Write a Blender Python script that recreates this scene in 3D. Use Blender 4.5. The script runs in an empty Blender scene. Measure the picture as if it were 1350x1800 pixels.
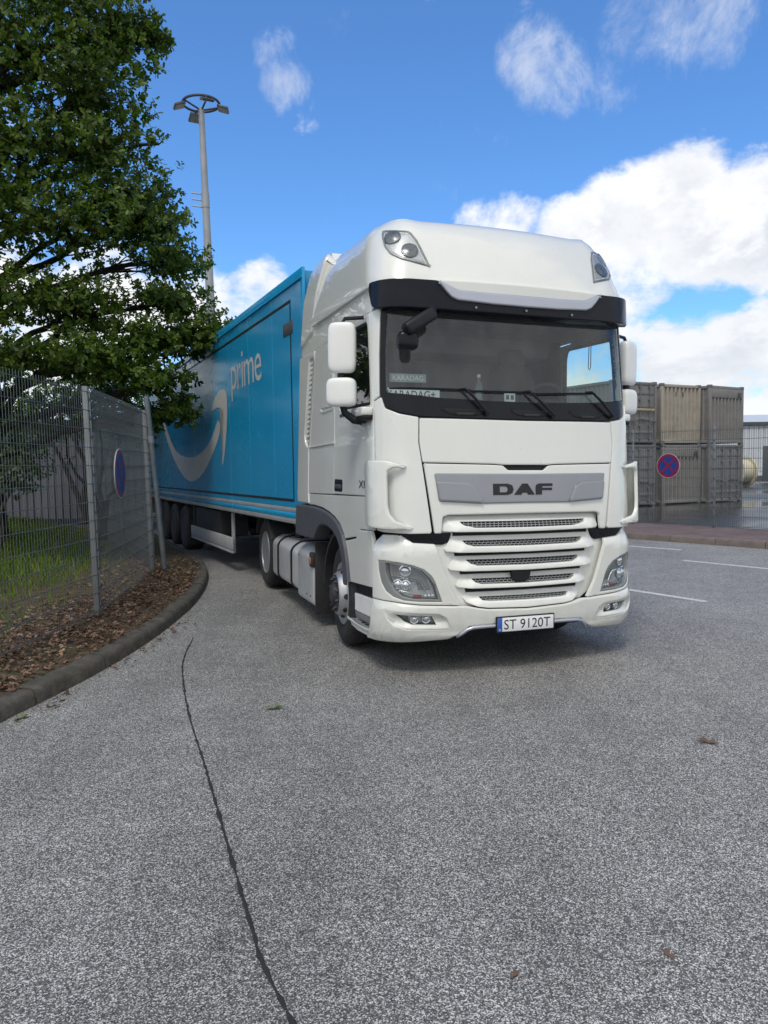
import bpy, bmesh, math, random
import numpy as np
from mathutils import Vector, Matrix, noise
random.seed(7); RNG = np.random.default_rng(7)
SC = bpy.context.scene
COL = SC.collection
R = math.radians

# ------------------------------------------------------------------ camera
FPX, CAM_H, PITCH, ROLL = 1340.0, 1.72, 0.0615, 0.012
cam = bpy.data.cameras.new('camera'); camo = bpy.data.objects.new('camera', cam); COL.objects.link(camo)
cp, sp = math.cos(PITCH), math.sin(PITCH)
_f = Vector((0, cp, -sp)); _u0 = Vector((0, sp, cp)); _r0 = Vector((1, 0, 0))
_r = _r0*math.cos(ROLL) - _u0*math.sin(ROLL); _u = _u0*math.cos(ROLL) + _r0*math.sin(ROLL)
M = Matrix((( _r.x, _u.x, -_f.x, 0), (_r.y, _u.y, -_f.y, 0), (_r.z, _u.z, -_f.z, CAM_H), (0, 0, 0, 1)))
camo.matrix_world = M
cam.sensor_fit = 'VERTICAL'; cam.sensor_height = 36.0; cam.lens = FPX/1800*36.0
cam.clip_start = 0.05; cam.clip_end = 3000
SC.camera = camo
SC.render.resolution_x, SC.render.resolution_y = 768, 1024

# ------------------------------------------------------------------ exposure
SC.view_settings.view_transform = 'Standard'; SC.view_settings.look = 'None'
SC.view_settings.exposure = 0.18; SC.view_settings.gamma = 1.0; SC.view_settings.use_curve_mapping = False
try:
    SC.cycles.use_denoising = True; SC.cycles.max_bounces = 8; SC.cycles.transparent_max_bounces = 12
    SC.cycles.caustics_reflective = False; SC.cycles.caustics_refractive = False
except Exception: pass

# ------------------------------------------------------------------ sky + sun
SUN_EL, SUN_AZ = R(58), R(195)      # azimuth from +Y (view direction) towards +X
W = bpy.data.worlds.new('World'); SC.world = W; W.use_nodes = True
NT = W.node_tree; NT.nodes.clear()
def wn(t, **k):
    n = NT.nodes.new(t)
    for a, b in k.items(): setattr(n, a, b)
    return n
def wl(a, b): NT.links.new(a, b)
def wmath(op, a, b=None, c=None, clamp=False):
    n = wn('ShaderNodeMath', operation=op, use_clamp=clamp)
    for i, v in enumerate((a, b, c)):
        if v is None: continue
        if isinstance(v, (int, float)): n.inputs[i].default_value = v
        else: wl(v, n.inputs[i])
    return n.outputs[0]
def wsmooth(v, a, b, lo=0.0, hi=1.0):
    n = wn('ShaderNodeMapRange', interpolation_type='SMOOTHSTEP'); wl(v, n.inputs[0])
    for i, x in enumerate((a, b, lo, hi)): n.inputs[i+1].default_value = x
    return n.outputs[0]
sky = wn('ShaderNodeTexSky', sky_type='NISHITA'); sky.sun_disc = False
sky.sun_elevation = SUN_EL; sky.sun_rotation = SUN_AZ
sky.air_density = 1.0; sky.dust_density = 0.35; sky.ozone_density = 2.2; sky.altitude = 0
tc = wn('ShaderNodeTexCoord')
dirv = tc.outputs['Generated']
sep = wn('ShaderNodeSeparateXYZ'); wl(dirv, sep.inputs[0])
def sky_dir(px, py):
    v = _f + _r*((px-675)/FPX) + _u*((900-py)/FPX); v.normalize(); return v
# where the sky of that day carried clouds: centre (in the view), angular radius in px, weight
BLOBS = [((1110,415),82,.54),((1190,385),80,.60),((1335,395),80,.58),((1010,445),66,.48),((890,405),50,.36),((830,390),34,.30),((1260,400),74,.52),((1110,490),60,.40),
         ((1170,670),90,.44),((1330,660),100,.48),((1330,585),50,.40),((1060,660),80,.40),((1470,430),90,.5),((455,535),54,.46),((390,565),62,.46),((200,570),110,.45),((0,620),150,.45),
         ((1750,380),200,.48),((-400,450),260,.45),((-900,200),300,.4),((2600,500),500,.4),((600,-500),160,.3)]
WISPS = [((960,115),50,.38),((1000,150),36,.34),((905,90),32,.28),((1120,45),50,.32),((1210,10),66,.38),((1080,140),38,.25),((1090,95),34,.24),((505,145),34,.32),((478,85),28,.26),((1270,90),22,.22),((700,-400),160,.36),((0,-350),120,.3)]
def blob_field(lst):
    f_ = None
    for (c, rad, wgt) in lst:
        d = sky_dir(*c)
        dp = wn('ShaderNodeVectorMath', operation='DOT_PRODUCT'); wl(dirv, dp.inputs[0]); dp.inputs[1].default_value = d
        ang = math.atan(rad/FPX)
        v = wsmooth(dp.outputs['Value'], math.cos(ang*1.75), math.cos(ang*.25), 0, wgt)
        f_ = v if f_ is None else wmath('MAXIMUM', f_, v)
    return f_
bl = blob_field(BLOBS); wsp = blob_field(WISPS)
# unseen clouds added behind and above the photographer, to give neutral white light
back = wsmooth(sep.outputs[1], .25, -.25, 0, .62)
bl = wmath('MAXIMUM', bl, back)
def fbm(scale, detail, rough, off=(0,0,0), stretch=(1,1,1.5)):
    mp = wn('ShaderNodeMapping'); wl(dirv, mp.inputs[0]); mp.inputs['Location'].default_value = off; mp.inputs['Scale'].default_value = stretch
    n = wn('ShaderNodeTexNoise'); wl(mp.outputs[0], n.inputs['Vector'])
    n.inputs['Scale'].default_value = scale; n.inputs['Detail'].default_value = detail; n.inputs['Roughness'].default_value = rough
    n.inputs['Distortion'].default_value = .25
    return n.outputs[0]
n1 = fbm(7.5, 9, .60)
n1b = fbm(7.5, 9, .60, off=(.02, -.015, .055))
n2 = fbm(3.0, 5, .5, off=(3, 1, 2))
n3 = fbm(26.0, 6, .6, off=(1, 7, 3))
dens = wmath('ADD', bl, wmath('MULTIPLY', wmath('SUBTRACT', n1, .5), 1.25))
dens = wmath('ADD', dens, wmath('MULTIPLY', wmath('SUBTRACT', n3, .5), .28))
cover = wsmooth(dens, .18, .44)
n4 = fbm(11.0, 9, .66, off=(2, .4, 5), stretch=(1.4, 1, 1))
wd = wmath('ADD', wsp, wmath('MULTIPLY', wmath('SUBTRACT', n4, .5), 1.15))
cover = wmath('MAXIMUM', cover, wsmooth(wd, .14, .62, 0, .56))
lit = wmath('SUBTRACT', n1, n1b)
shade = wsmooth(lit, -.10, .12, 0.0, 1.0)
core = wsmooth(dens, .35, .95, 0, 1)
# grey bellies in the thick parts, white tops
shade2 = wmath('MULTIPLY', wmath('SUBTRACT', 1.0, shade), wmath('ADD', wmath('MULTIPLY', core, .75), .25))
shade3 = wmath('ADD', shade2, wsmooth(n2, .48, .68, 0, .28), clamp=True)
cmix = wn('ShaderNodeMix', data_type='RGBA')
wl(shade3, cmix.inputs['Factor'])
cmix.inputs['A'].default_value = (7.2, 7.2, 7.2, 1); cmix.inputs['B'].default_value = (4.0, 4.25, 4.7, 1)
skyg = wn('ShaderNodeMix', data_type='RGBA', blend_type='MULTIPLY'); skyg.inputs['Factor'].default_value = 1.0
wl(sky.outputs[0], skyg.inputs['A']); skyg.inputs['B'].default_value = (.62, .99, 1.36, 1)
mixc = wn('ShaderNodeMix', data_type='RGBA'); wl(wmath('MULTIPLY', cover, .96), mixc.inputs['Factor'])
wl(skyg.outputs['Result'], mixc.inputs['A']); wl(cmix.outputs['Result'], mixc.inputs['B'])
bg = wn('ShaderNodeBackground'); bg.inputs['Strength'].default_value = 0.135
wl(mixc.outputs['Result'], bg.inputs['Color'])
wo = wn('ShaderNodeOutputWorld'); wl(bg.outputs[0], wo.inputs['Surface'])

sl = bpy.data.lights.new('sun', 'SUN'); sl.energy = 1.7; sl.angle = R(18); sl.color = (1.0, .95, .87)
so = bpy.data.objects.new('sun', sl); COL.objects.link(so)
sd = Vector((math.sin(SUN_AZ)*math.cos(SUN_EL), math.cos(SUN_AZ)*math.cos(SUN_EL), math.sin(SUN_EL)))
so.rotation_euler = (-sd).to_track_quat('-Z', 'Y').to_euler()
so.location = sd*60

# ------------------------------------------------------------------ materials
MATS = {}
class NB:
    def __init__(s, name):
        s.m = bpy.data.materials.new(name); s.m.use_nodes = True; s.t = s.m.node_tree
        s.b = s.t.nodes['Principled BSDF']; s.out = s.t.nodes['Material Output']; s._oc = None
        MATS[name] = s.m
    def n(s, t, **k):
        n = s.t.nodes.new(t)
        for a, b in k.items(): setattr(n, a, b)
        return n
    def l(s, a, b): s.t.links.new(a, b)
    def oc(s):
        if s._oc is None: s._oc = s.n('ShaderNodeTexCoord')
        return s._oc.outputs['Object']
    def noise(s, scale, detail=4, rough=.55, dist=0, vec=None, sc=None):
        v = vec or s.oc()
        if sc:
            mp = s.n('ShaderNodeMapping'); s.l(v, mp.inputs[0]); mp.inputs['Scale'].default_value = sc; v = mp.outputs[0]
        n = s.n('ShaderNodeTexNoise'); s.l(v, n.inputs['Vector'])
        n.inputs['Scale'].default_value = scale; n.inputs['Detail'].default_value = detail
        n.inputs['Roughness'].default_value = rough; n.inputs['Distortion'].default_value = dist
        return n.outputs[0]
    def vor(s, scale, feature='F1', vec=None, rnd=1.0):
        n = s.n('ShaderNodeTexVoronoi', feature=feature); s.l(vec or s.oc(), n.inputs['Vector']); n.inputs['Scale'].default_value = scale
        n.inputs['Randomness'].default_value = rnd
        return n
    def ramp(s, fac, stops):
        n = s.n('ShaderNodeValToRGB'); s.l(fac, n.inputs[0]); cr = n.color_ramp
        while len(cr.elements) < len(stops): cr.elements.new(.5)
        for e, (p, c) in zip(cr.elements, stops):
            e.position = p; e.color = (c, c, c, 1) if isinstance(c, (int, float)) else (*c, 1)
        return n.outputs[0]
    def mix(s, fac, a, b, mode='MIX'):
        n = s.n('ShaderNodeMix', data_type='RGBA', blend_type=mode)
        for key, v in (('Factor', fac), ('A', a), ('B', b)):
            if isinstance(v, (int, float)): n.inputs[key].default_value = v if key == 'Factor' else (v, v, v, 1)
            elif isinstance(v, tuple): n.inputs[key].default_value = (*v, 1)
            else: s.l(v, n.inputs[key])
        return n.outputs['Result']
    def math(s, op, a, b=None, clamp=False):
        n = s.n('ShaderNodeMath', operation=op, use_clamp=clamp)
        for i, v in enumerate((a, b)):
            if v is None: continue
            if isinstance(v, (int, float)): n.inputs[i].default_value = v
            else: s.l(v, n.inputs[i])
        return n.outputs[0]
    def bump(s, h, strength=.3, dist=.01):
        n = s.n('ShaderNodeBump'); s.l(h, n.inputs['Height']); n.inputs['Strength'].default_value = strength; n.inputs['Distance'].default_value = dist
        s.l(n.outputs[0], s.b.inputs['Normal']); return n
    def col(s, v):
        if isinstance(v, tuple): s.b.inputs['Base Color'].default_value = (*v, 1)
        else: s.l(v, s.b.inputs['Base Color'])
    def set(s, **k):
        for a, v in k.items():
            a = a.replace('_', ' ')
            if isinstance(v, (int, float)): s.b.inputs[a].default_value = v
            elif isinstance(v, tuple): s.b.inputs[a].default_value = v
            else: s.l(v, s.b.inputs[a])
        return s
def simple(name, c, rough=.5, metal=0., coat=0., var=.12, scale=6., bump=0., bscale=60., spec=.5):
    b = NB(name); b.set(Specular_IOR_Level=spec)
    n = b.noise(scale, 5, .6)
    lo = tuple(x*(1-var) for x in c); hi = tuple(min(1, x*(1+var)) for x in c)
    b.col(b.ramp(n, [(.3, lo), (.7, hi)]))
    b.set(Metallic=metal, Coat_Weight=coat, Coat_Roughness=.06)
    b.set(Roughness=b.ramp(b.noise(scale*3, 4), [(.3, max(.02, rough*.85)), (.7, min(1, rough*1.15))]))
    if bump: b.bump(b.noise(bscale, 4), bump, .004)
    return b.m
# truck paint: creamy white with a thin film of road dust low down on the bodywork
b = NB('truck_white'); n = b.noise(1.6, 5, .6); n2_ = b.noise(14, 6, .65, sc=(1, 1, .25))
base = b.ramp(n, [(.25, (.67,.682,.64)), (.75, (.71,.722,.68))])
base = b.mix(b.ramp(n2_, [(.55, 0.), (.8, .14)]), base, (.50,.49,.43))
zz = b.n('ShaderNodeSeparateXYZ'); b.l(b.oc(), zz.inputs[0])
low = b.n('ShaderNodeMapRange'); b.l(zz.outputs[2], low.inputs[0]); low.inputs[1].default_value = .95; low.inputs[2].default_value = .28   # road spray settles on the lower bodywork
film = b.math('MULTIPLY', low.outputs[0], b.ramp(b.noise(5, 7, .7, .5), [(.35, .0), (.75, .38)]))
base = b.mix(film, base, (.36,.335,.28))
sp_fl = b.vor(42); sepf = b.n('ShaderNodeSeparateColor'); b.l(sp_fl.outputs['Color'], sepf.inputs[0])   # insect specks
fl = b.math('MULTIPLY', b.ramp(sp_fl.outputs['Distance'], [(.10, 1.), (.16, 0.)]), b.ramp(sepf.outputs[0], [(.965, 0.), (.975, .7)]))
base = b.mix(fl, base, (.20,.17,.12))
b.col(base); b.set(Roughness=.28, Coat_Weight=1.0, Coat_Roughness=.02, Coat_IOR=1.5)
b.bump(b.noise(2.2, 2, .4), .025, .02)
simple('grille_white', (.74,.75,.71), .42, coat=.2, var=.05)
simple('mirror_white', (.76,.77,.75), .38, coat=.4, var=.03)
simple('silver_paint', (.30,.31,.33), .36, metal=.55, coat=.25, var=.03, scale=2)
simple('chrome_satin', (.46,.48,.54), .32, metal=.6, var=.02, scale=2)
simple('black_plastic', (.010,.011,.013), .45, var=.3, bump=.05, bscale=300, spec=.3)
simple('black_gloss', (.008,.009,.012), .25, coat=.0, var=.2, spec=.25)
simple('visor_dark', (.009,.010,.016), .22, coat=.0, var=.2, spec=.22)
simple('grey_plastic', (.066,.071,.083), .55, var=.10, bump=.08, bscale=260)
simple('lamp_frame', (.25,.265,.27), .35, metal=.3, var=.06)
simple('lamp_rim', (.50,.52,.53), .35, metal=.2, var=.05)
simple('lamp_bowl', (.52,.53,.54), .30, metal=.6, var=.18, scale=30)
simple('lamp_dark', (.13,.14,.15), .22, metal=.6, var=.3, scale=30)
simple('chrome', (.85,.86,.88), .06, metal=1.0, var=.02)
simple('amber', (.45,.16,.05), .25, var=.1)
simple('red_lens', (.35,.06,.05), .25, var=.1)
simple('rubber', (.018,.018,.019), .75, var=.35, scale=18, bump=.2, bscale=120)
simple('rim_steel', (.48,.49,.50), .38, metal=.75, var=.12, scale=10)
simple('rim_dark', (.05,.05,.055), .5, metal=.4, var=.3, scale=12)
simple('tank_alu', (.60,.61,.62), .36, metal=.5, var=.12, scale=3)
simple('chassis_dark', (.022,.022,.024), .65, var=.3, scale=8)
simple('interior_grey', (.26,.265,.27), .85, var=.12, scale=4)
simple('interior_dark', (.045,.047,.05), .8, var=.15)
simple('curtain_grey', (.27,.275,.28), .9, var=.10, scale=2.5)
simple('plate_white', (.74,.75,.76), .4, var=.03)
simple('plate_blue', (.03,.10,.42), .4, var=.05)
simple('print_black', (.012,.012,.014), .5, var=.1)
simple('lilac', (.38,.16,.38), .6, var=.1)
simple('galvanised', (.155,.17,.18), .45, metal=.55, var=.22, scale=9)
simple('fence_green', (.10,.115,.11), .5, metal=.2, var=.2, scale=9)
simple('galvanised_post', (.19,.205,.215), .5, metal=.35, var=.18, scale=5)
simple('mast_grey', (.30,.32,.34), .5, metal=.3, var=.14, scale=1.2)
simple('fitting_dark', (.07,.075,.085), .5, metal=.3, var=.2)
simple('flood_glass', (.34,.34,.31), .25, var=.1)
simple('line_paint', (.55,.56,.55), .7, var=.22, scale=14)
simple('sign_blue', (.018,.048,.24), .4, var=.12, scale=3)
simple('sign_red', (.25,.012,.035), .4, var=.12, scale=3)
simple('sign_grey', (.40,.40,.41), .5, var=.1)
simple('hall_white', (.50,.54,.58), .6, var=.06, scale=.4)
simple('hall_dark', (.06,.07,.08), .6, var=.2)
simple('tank_beige', (.52,.48,.36), .6, var=.12, scale=2)
simple('shed_grey', (.10,.105,.125), .7, var=.12, scale=1.5)
simple('seam_tar', (.018,.018,.019), .75, var=.3, scale=60, bump=.6, bscale=140)
simple('timber', (.36,.32,.18), .8, var=.2, scale=8)
# thin glass: see-through with a Fresnel reflection
def glass(name, tint, haze=.0, ior=1.5):
    b = NB(name); t = b.n('ShaderNodeBsdfTransparent'); t.inputs[0].default_value = (*tint, 1)
    g = b.n('ShaderNodeBsdfGlossy'); g.inputs['Roughness'].default_value = .015; g.inputs[0].default_value = (1,1,1,1)
    ge = b.n('ShaderNodeNewGeometry'); dp = b.n('ShaderNodeVectorMath', operation='DOT_PRODUCT'); b.l(ge.outputs['Incoming'], dp.inputs[0]); b.l(ge.outputs['Normal'], dp.inputs[1])
    cosv = b.math('ABSOLUTE', dp.outputs['Value']); sch = b.math('POWER', b.math('SUBTRACT', 1.0, cosv, True), 5.0)
    fres = b.math('ADD', b.math('MULTIPLY', sch, .90), .055)
    m = b.n('ShaderNodeMixShader'); b.l(fres, m.inputs[0]); b.l(t.outputs[0], m.inputs[1]); b.l(g.outputs[0], m.inputs[2])
    last = m.outputs[0]
    if haze:
        d = b.n('ShaderNodeBsdfDiffuse'); d.inputs[0].default_value = (.62,.64,.63,1)
        m2 = b.n('ShaderNodeMixShader'); hz = b.ramp(b.noise(3, 4), [(.3, haze*.7), (.7, haze*1.3)]); b.l(hz, m2.inputs[0])
        b.l(last, m2.inputs[1]); b.l(d.outputs[0], m2.inputs[2]); last = m2.outputs[0]
    b.l(last, b.out.inputs['Surface']); return b.m
glass('glass_screen', (.84,.93,.91), haze=.025)
glass('glass_side', (.66,.78,.76), haze=.0)
glass('glass_lamp', (.92,.94,.94), haze=.04)
# trailer paint
b = NB('trailer_blue'); n = b.noise(.7, 5, .6); st = b.noise(5, 6, .7, sc=(1, 1, .05))
c = b.ramp(n, [(.25, (.004,.262,.520)), (.75, (.007,.300,.580))])
c = b.mix(b.ramp(st, [(.5, 0.), (.85, .22)]), c, (.06,.20,.32))
b.col(c); b.set(Roughness=b.ramp(b.noise(2, 5), [(.3, .16), (.7, .30)]), Coat_Weight=.35, Coat_Roughness=.12)
b.bump(b.noise(.8, 3, .5, sc=(1, 1, .35)), .10, .05)
simple('trailer_print', (.46,.47,.47), .4, var=.07, scale=2)
simple('trailer_alu', (.42,.43,.43), .4, metal=.5, var=.15, scale=2)
simple('guard_grey', (.33,.34,.34), .5, var=.12, scale=3)
# asphalt: exposed light chippings in dark binder
def asphalt(name, scale, dark, mid, light, wet=False):
    b = NB(name)
    v = b.vor(scale); sepc = b.n('ShaderNodeSeparateColor'); b.l(v.outputs['Color'], sepc.inputs[0])
    v2 = b.vor(scale*.42); sep2 = b.n('ShaderNodeSeparateColor'); b.l(v2.outputs['Color'], sep2.inputs[0])
    big = b.noise(.35, 6, .6); med = b.noise(2.4, 6, .65); fine = b.noise(9, 6, .7)
    chip = b.ramp(sepc.outputs[0], [(.0, dark), (.30, dark), (.40, mid), (.66, mid), (.80, light), (1.0, tuple(min(1, x*1.35) for x in light))])
    c = b.mix(1.0, chip, b.ramp(sep2.outputs[0], [(0., .80), (1., 1.18)]), 'MULTIPLY')
    c = b.mix(1.0, c, b.ramp(b.noise(scale*2.2, 3, .7), [(.35, .78), (.7, 1.15)]), 'MULTIPLY')
    c = b.mix(1.0, c, b.ramp(big, [(.3, .80), (.7, 1.12)]), 'MULTIPLY')
    c = b.mix(1.0, c, b.ramp(med, [(.3, .86), (.72, 1.1)]), 'MULTIPLY')
    c = b.mix(1.0, c, b.ramp(fine, [(.3, .90), (.7, 1.07)]), 'MULTIPLY')
    if wet:
        b.col(c)
        pud = b.ramp(b.noise(.16, 5, .55, sc=(1, .45, 1)), [(.42, .38), (.56, .05)])
        b.set(Roughness=pud, Specular_IOR_Level=.6)
        b.bump(v.outputs['Distance'], .08, .003)
        return b
    # polished, tyre-darkened tracks following the turn of the lorries, and oil or damp spots with shapes of their own
    mp = b.n('ShaderNodeMapping'); b.l(b.oc(), mp.inputs[0]); mp.inputs['Rotation'].default_value = (0, 0, R(-38)); mp.inputs['Scale'].default_value = (.42, .035, 1)
    tr = b.noise(1.0, 5, .6, .4, vec=mp.outputs[0])
    c = b.mix(1.0, c, b.ramp(tr, [(.38, .80), (.50, 1.0), (.66, 1.10)]), 'MULTIPLY')
    spot = b.noise(1.15, 7, .62, .8)
    c = b.mix(b.ramp(spot, [(.64, 0.), (.74, .55)]), c, b.mix(1.0, c, (.45,.45,.46), 'MULTIPLY'))
    sp2 = b.noise(5.5, 5, .6, .3)
    c = b.mix(b.ramp(sp2, [(.70, 0.), (.78, .5)]), c, b.mix(1.0, c, (.55,.54,.53), 'MULTIPLY'))
    b.col(c)
    b.set(Roughness=b.ramp(sepc.outputs[1], [(0, .62), (1, .92)]), Specular_IOR_Level=.3)
    b.bump(v.outputs['Distance'], .40, .005)
    return b
asphalt('asphalt', 215, (.080,.079,.076), (.190,.187,.180), (.52,.51,.485))
asphalt('asphalt_wet', 60, (.018,.018,.020), (.035,.036,.038), (.06,.06,.06), wet=True)
# verge soil / grass earth
b = NB('soil'); n = b.noise(9, 7, .7); n2_ = b.noise(1.1, 4)
c = b.ramp(n, [(.3, (.030,.021,.013)), (.5, (.075,.048,.028)), (.7, (.14,.095,.055))])
c = b.mix(b.ramp(n2_, [(.48, 0.), (.62, .6)]), c, (.035,.05,.014))
b.col(c); b.set(Roughness=.95); b.bump(n, .9, .03)
b = NB('kerb_concrete'); n = b.noise(7, 7, .7); n2_ = b.noise(60, 4)
c = b.ramp(n, [(.3, (.036,.032,.026)), (.52, (.075,.066,.054)), (.72, (.125,.112,.094))])
c = b.mix(1., c, b.ramp(n2_, [(.3, .8), (.7, 1.15)]), 'MULTIPLY')
c = b.mix(b.ramp(b.noise(2.2, 4), [(.5, 0.), (.7, .4)]), c, (.03,.036,.016))
b.col(c); b.set(Roughness=.9); b.bump(n2_, .5, .006)
b = NB('kerb_red'); n = b.noise(5, 6, .7)
b.col(b.ramp(n, [(.3, (.115,.092,.078)), (.7, (.19,.155,.135))])); b.set(Roughness=.85); b.bump(b.noise(50, 4), .4, .005)
b = NB('paving_red'); br = b.n('ShaderNodeTexBrick'); b.l(b.oc(), br.inputs['Vector'])
for k_, v_ in (('Scale', 1.0), ('Mortar Size', .006), ('Brick Width', .20), ('Row Height', .10)): br.inputs[k_].default_value = v_
br.inputs['Color1'].default_value = (.13,.085,.078,1); br.inputs['Color2'].default_value = (.18,.13,.12,1); br.inputs['Mortar'].default_value = (.05,.045,.035,1)
b.col(b.mix(1., br.outputs['Color'], b.ramp(b.noise(1.4, 5), [(.3, .75), (.7, 1.15)]), 'MULTIPLY')); b.set(Roughness=.85); b.bump(br.outputs['Fac'], -.4, .01)
def leafmat(name, c1, c2, c3, transl=.35):
    b = NB(name); g = b.n('ShaderNodeNewGeometry'); rp = g.outputs['Random Per Island']
    big = b.noise(.55, 3)
    c = b.ramp(rp, [(0., c1), (.5, c2), (1., c3)])
    c = b.mix(1., c, b.ramp(big, [(.3, .75), (.7, 1.25)]), 'MULTIPLY')
    b.col(c); b.set(Roughness=.5, Specular_IOR_Level=.35)
    t = b.n('ShaderNodeBsdfTranslucent'); b.l(b.mix(1., c, (1.3, 1.45, .6), 'MULTIPLY'), t.inputs[0])
    m = b.n('ShaderNodeMixShader'); m.inputs[0].default_value = transl
    b.l(b.b.outputs[0], m.inputs[1]); b.l(t.outputs[0], m.inputs[2]); b.l(m.outputs[0], b.out.inputs['Surface']); return b.m
leafmat('leaf_oak', (.030,.066,.008), (.060,.110,.011), (.140,.190,.022), .38)
leafmat('leaf_dark', (.014,.032,.010), (.026,.052,.013), (.050,.082,.020), .25)
leafmat('grass_blade', (.11,.20,.022), (.18,.27,.034), (.30,.33,.08), .40)
leafmat('litter', (.055,.030,.018), (.135,.076,.044), (.27,.175,.115), .05)
leafmat('leaf_green_fallen', (.14,.19,.05), (.16,.21,.06), (.20,.24,.08), .1)
b = NB('bark'); n = b.noise(6, 7, .7, sc=(1, 1, .25))
b.col(b.ramp(n, [(.3, (.014,.012,.010)), (.7, (.05,.042,.034))])); b.set(Roughness=.95); b.bump(n, .9, .04)
def contmat(name, c, rust):
    b = NB(name); n = b.noise(3, 7, .7); v = b.noise(2.2, 6, .75, sc=(1, 1, .3))
    cc = b.ramp(n, [(.3, tuple(x*.82 for x in c)), (.7, tuple(x*1.12 for x in c))])
    cc = b.mix(b.ramp(v, [(.56, 0.), (.74, rust)]), cc, (.10,.055,.035))
    b.col(cc); b.set(Roughness=.7); b.bump(n, .15, .01); return b.m
contmat('container_taupe', (.210,.202,.196), .35); contmat('container_beige', (.34,.31,.26), .4)
contmat('container_grey', (.165,.163,.166), .35); contmat('container_brown', (.20,.172,.160), .4)
contmat('container_slate', (.145,.147,.152), .4); contmat('container_mauve', (.200,.193,.190), .3)

# ------------------------------------------------------------------ mesh helpers
def link(o, parent=None):
    COL.objects.link(o)
    if parent is not None: o.parent = parent
    return o
def mesh_obj(name, me, mat, parent=None, smooth=35):
    if mat and not me.materials: me.materials.append(MATS[mat])
    if smooth is not None and len(me.polygons):
        me.polygons.foreach_set('use_smooth', [True]*len(me.polygons))
        me.set_sharp_from_angle(angle=R(smooth))
    return link(bpy.data.objects.new(name, me), parent)
def bm_obj(name, bm, mat, parent=None, smooth=35, recalc=True):
    if recalc: bmesh.ops.recalc_face_normals(bm, faces=bm.faces)
    me = bpy.data.meshes.new(name); bm.to_mesh(me); bm.free()
    return mesh_obj(name, me, mat, parent, smooth)
def py_obj(name, vs, fs, mat, parent=None, smooth=35):
    me = bpy.data.meshes.new(name); me.from_pydata(vs, [], fs); me.update()
    return mesh_obj(name, me, mat, parent, smooth)
def empty(name, loc=(0,0,0), rot=(0,0,0), label=None, cat=None, group=None, parent=None):
    o = bpy.data.objects.new(name, None); link(o, parent); o.location = loc; o.rotation_euler = rot; o.empty_display_size = .2
    return tag(o, label, cat, group)
def tag(o, label=None, cat=None, group=None, kind=None):
    if label: o['label'] = label
    if cat: o['category'] = cat
    if group: o['group'] = group
    if kind: o['kind'] = kind
    return o
def box(bm, x0, x1, y0, y1, z0, z1, bev=0.0, seg=2, mat=None):
    r = bmesh.ops.create_cube(bm, size=1.0); vs = r['verts']
    for v in vs:
        v.co = Vector((x0+(v.co.x+.5)*(x1-x0), y0+(v.co.y+.5)*(y1-y0), z0+(v.co.z+.5)*(z1-z0)))
    if bev:
        es = list({e for v in vs for e in v.link_edges})
        r = bmesh.ops.bevel(bm, geom=es, offset=bev, segments=seg, affect='EDGES', profile=.5)
        vs = list({v for f in r['faces'] for v in f.verts} | {v for v in vs if v.is_valid})
    if mat is not None:
        bmesh.ops.transform(bm, matrix=mat, verts=[v for v in vs if v.is_valid])
    return vs
def boxo(name, x0, x1, y0, y1, z0, z1, m, parent=None, bev=0.0, seg=2, mat=None):
    bm = bmesh.new(); box(bm, x0, x1, y0, y1, z0, z1, bev, seg, mat); return bm_obj(name, bm, m, parent)
def tube(bm, pts, rad, n=8, cap=True):
    pts = [Vector(p) for p in pts]; rings = []; prev = None
    for i, p in enumerate(pts):
        t = (pts[min(i+1, len(pts)-1)] - pts[max(i-1, 0)]).normalized()
        if prev is None:
            a = t.orthogonal().normalized()
        else:
            a = (prev - t*prev.dot(t)).normalized()
        prev = a; c = t.cross(a)
        r = rad[i] if isinstance(rad, (list, tuple)) else rad
        rings.append([bm.verts.new(p + (a*math.cos(2*math.pi*k/n) + c*math.sin(2*math.pi*k/n))*r) for k in range(n)])
    for A, B in zip(rings, rings[1:]):
        for k in range(n): bm.faces.new((A[k], A[(k+1) % n], B[(k+1) % n], B[k]))
    if cap:
        bm.faces.new(list(reversed(rings[0]))); bm.faces.new(rings[-1])
def tubeo(name, pts, rad, m, parent=None, n=8):
    bm = bmesh.new(); tube(bm, pts, rad, n); return bm_obj(name, bm, m, parent, 60)
def lathe(bm, prof, n=32, axis='X', mat=None):
    """prof = [(axial, radius)]"""
    rings = []
    for a, r in prof:
        ring = []
        for k in range(n):
            t = 2*math.pi*k/n; c, s = r*math.cos(t), r*math.sin(t)
            p = {'X': (a, c, s), 'Y': (c, a, s), 'Z': (c, s, a)}[axis]
            ring.append(bm.verts.new(p))
        rings.append(ring)
    for A, B in zip(rings, rings[1:]):
        for k in range(n): bm.faces.new((A[k], A[(k+1) % n], B[(k+1) % n], B[k]))
    if prof[0][1] > 1e-4: bm.faces.new(rings[0])
    if prof[-1][1] > 1e-4: bm.faces.new(rings[-1])
    if mat is not None: bmesh.ops.transform(bm, matrix=mat, verts=[v for r_ in rings for v in r_])
def latheo(name, prof, m, parent=None, n=32, axis='X', mat=None):
    bm = bmesh.new(); lathe(bm, prof, n, axis, mat); bmesh.ops.remove_doubles(bm, verts=bm.verts, dist=1e-5); return bm_obj(name, bm, m, parent, 40)
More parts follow.
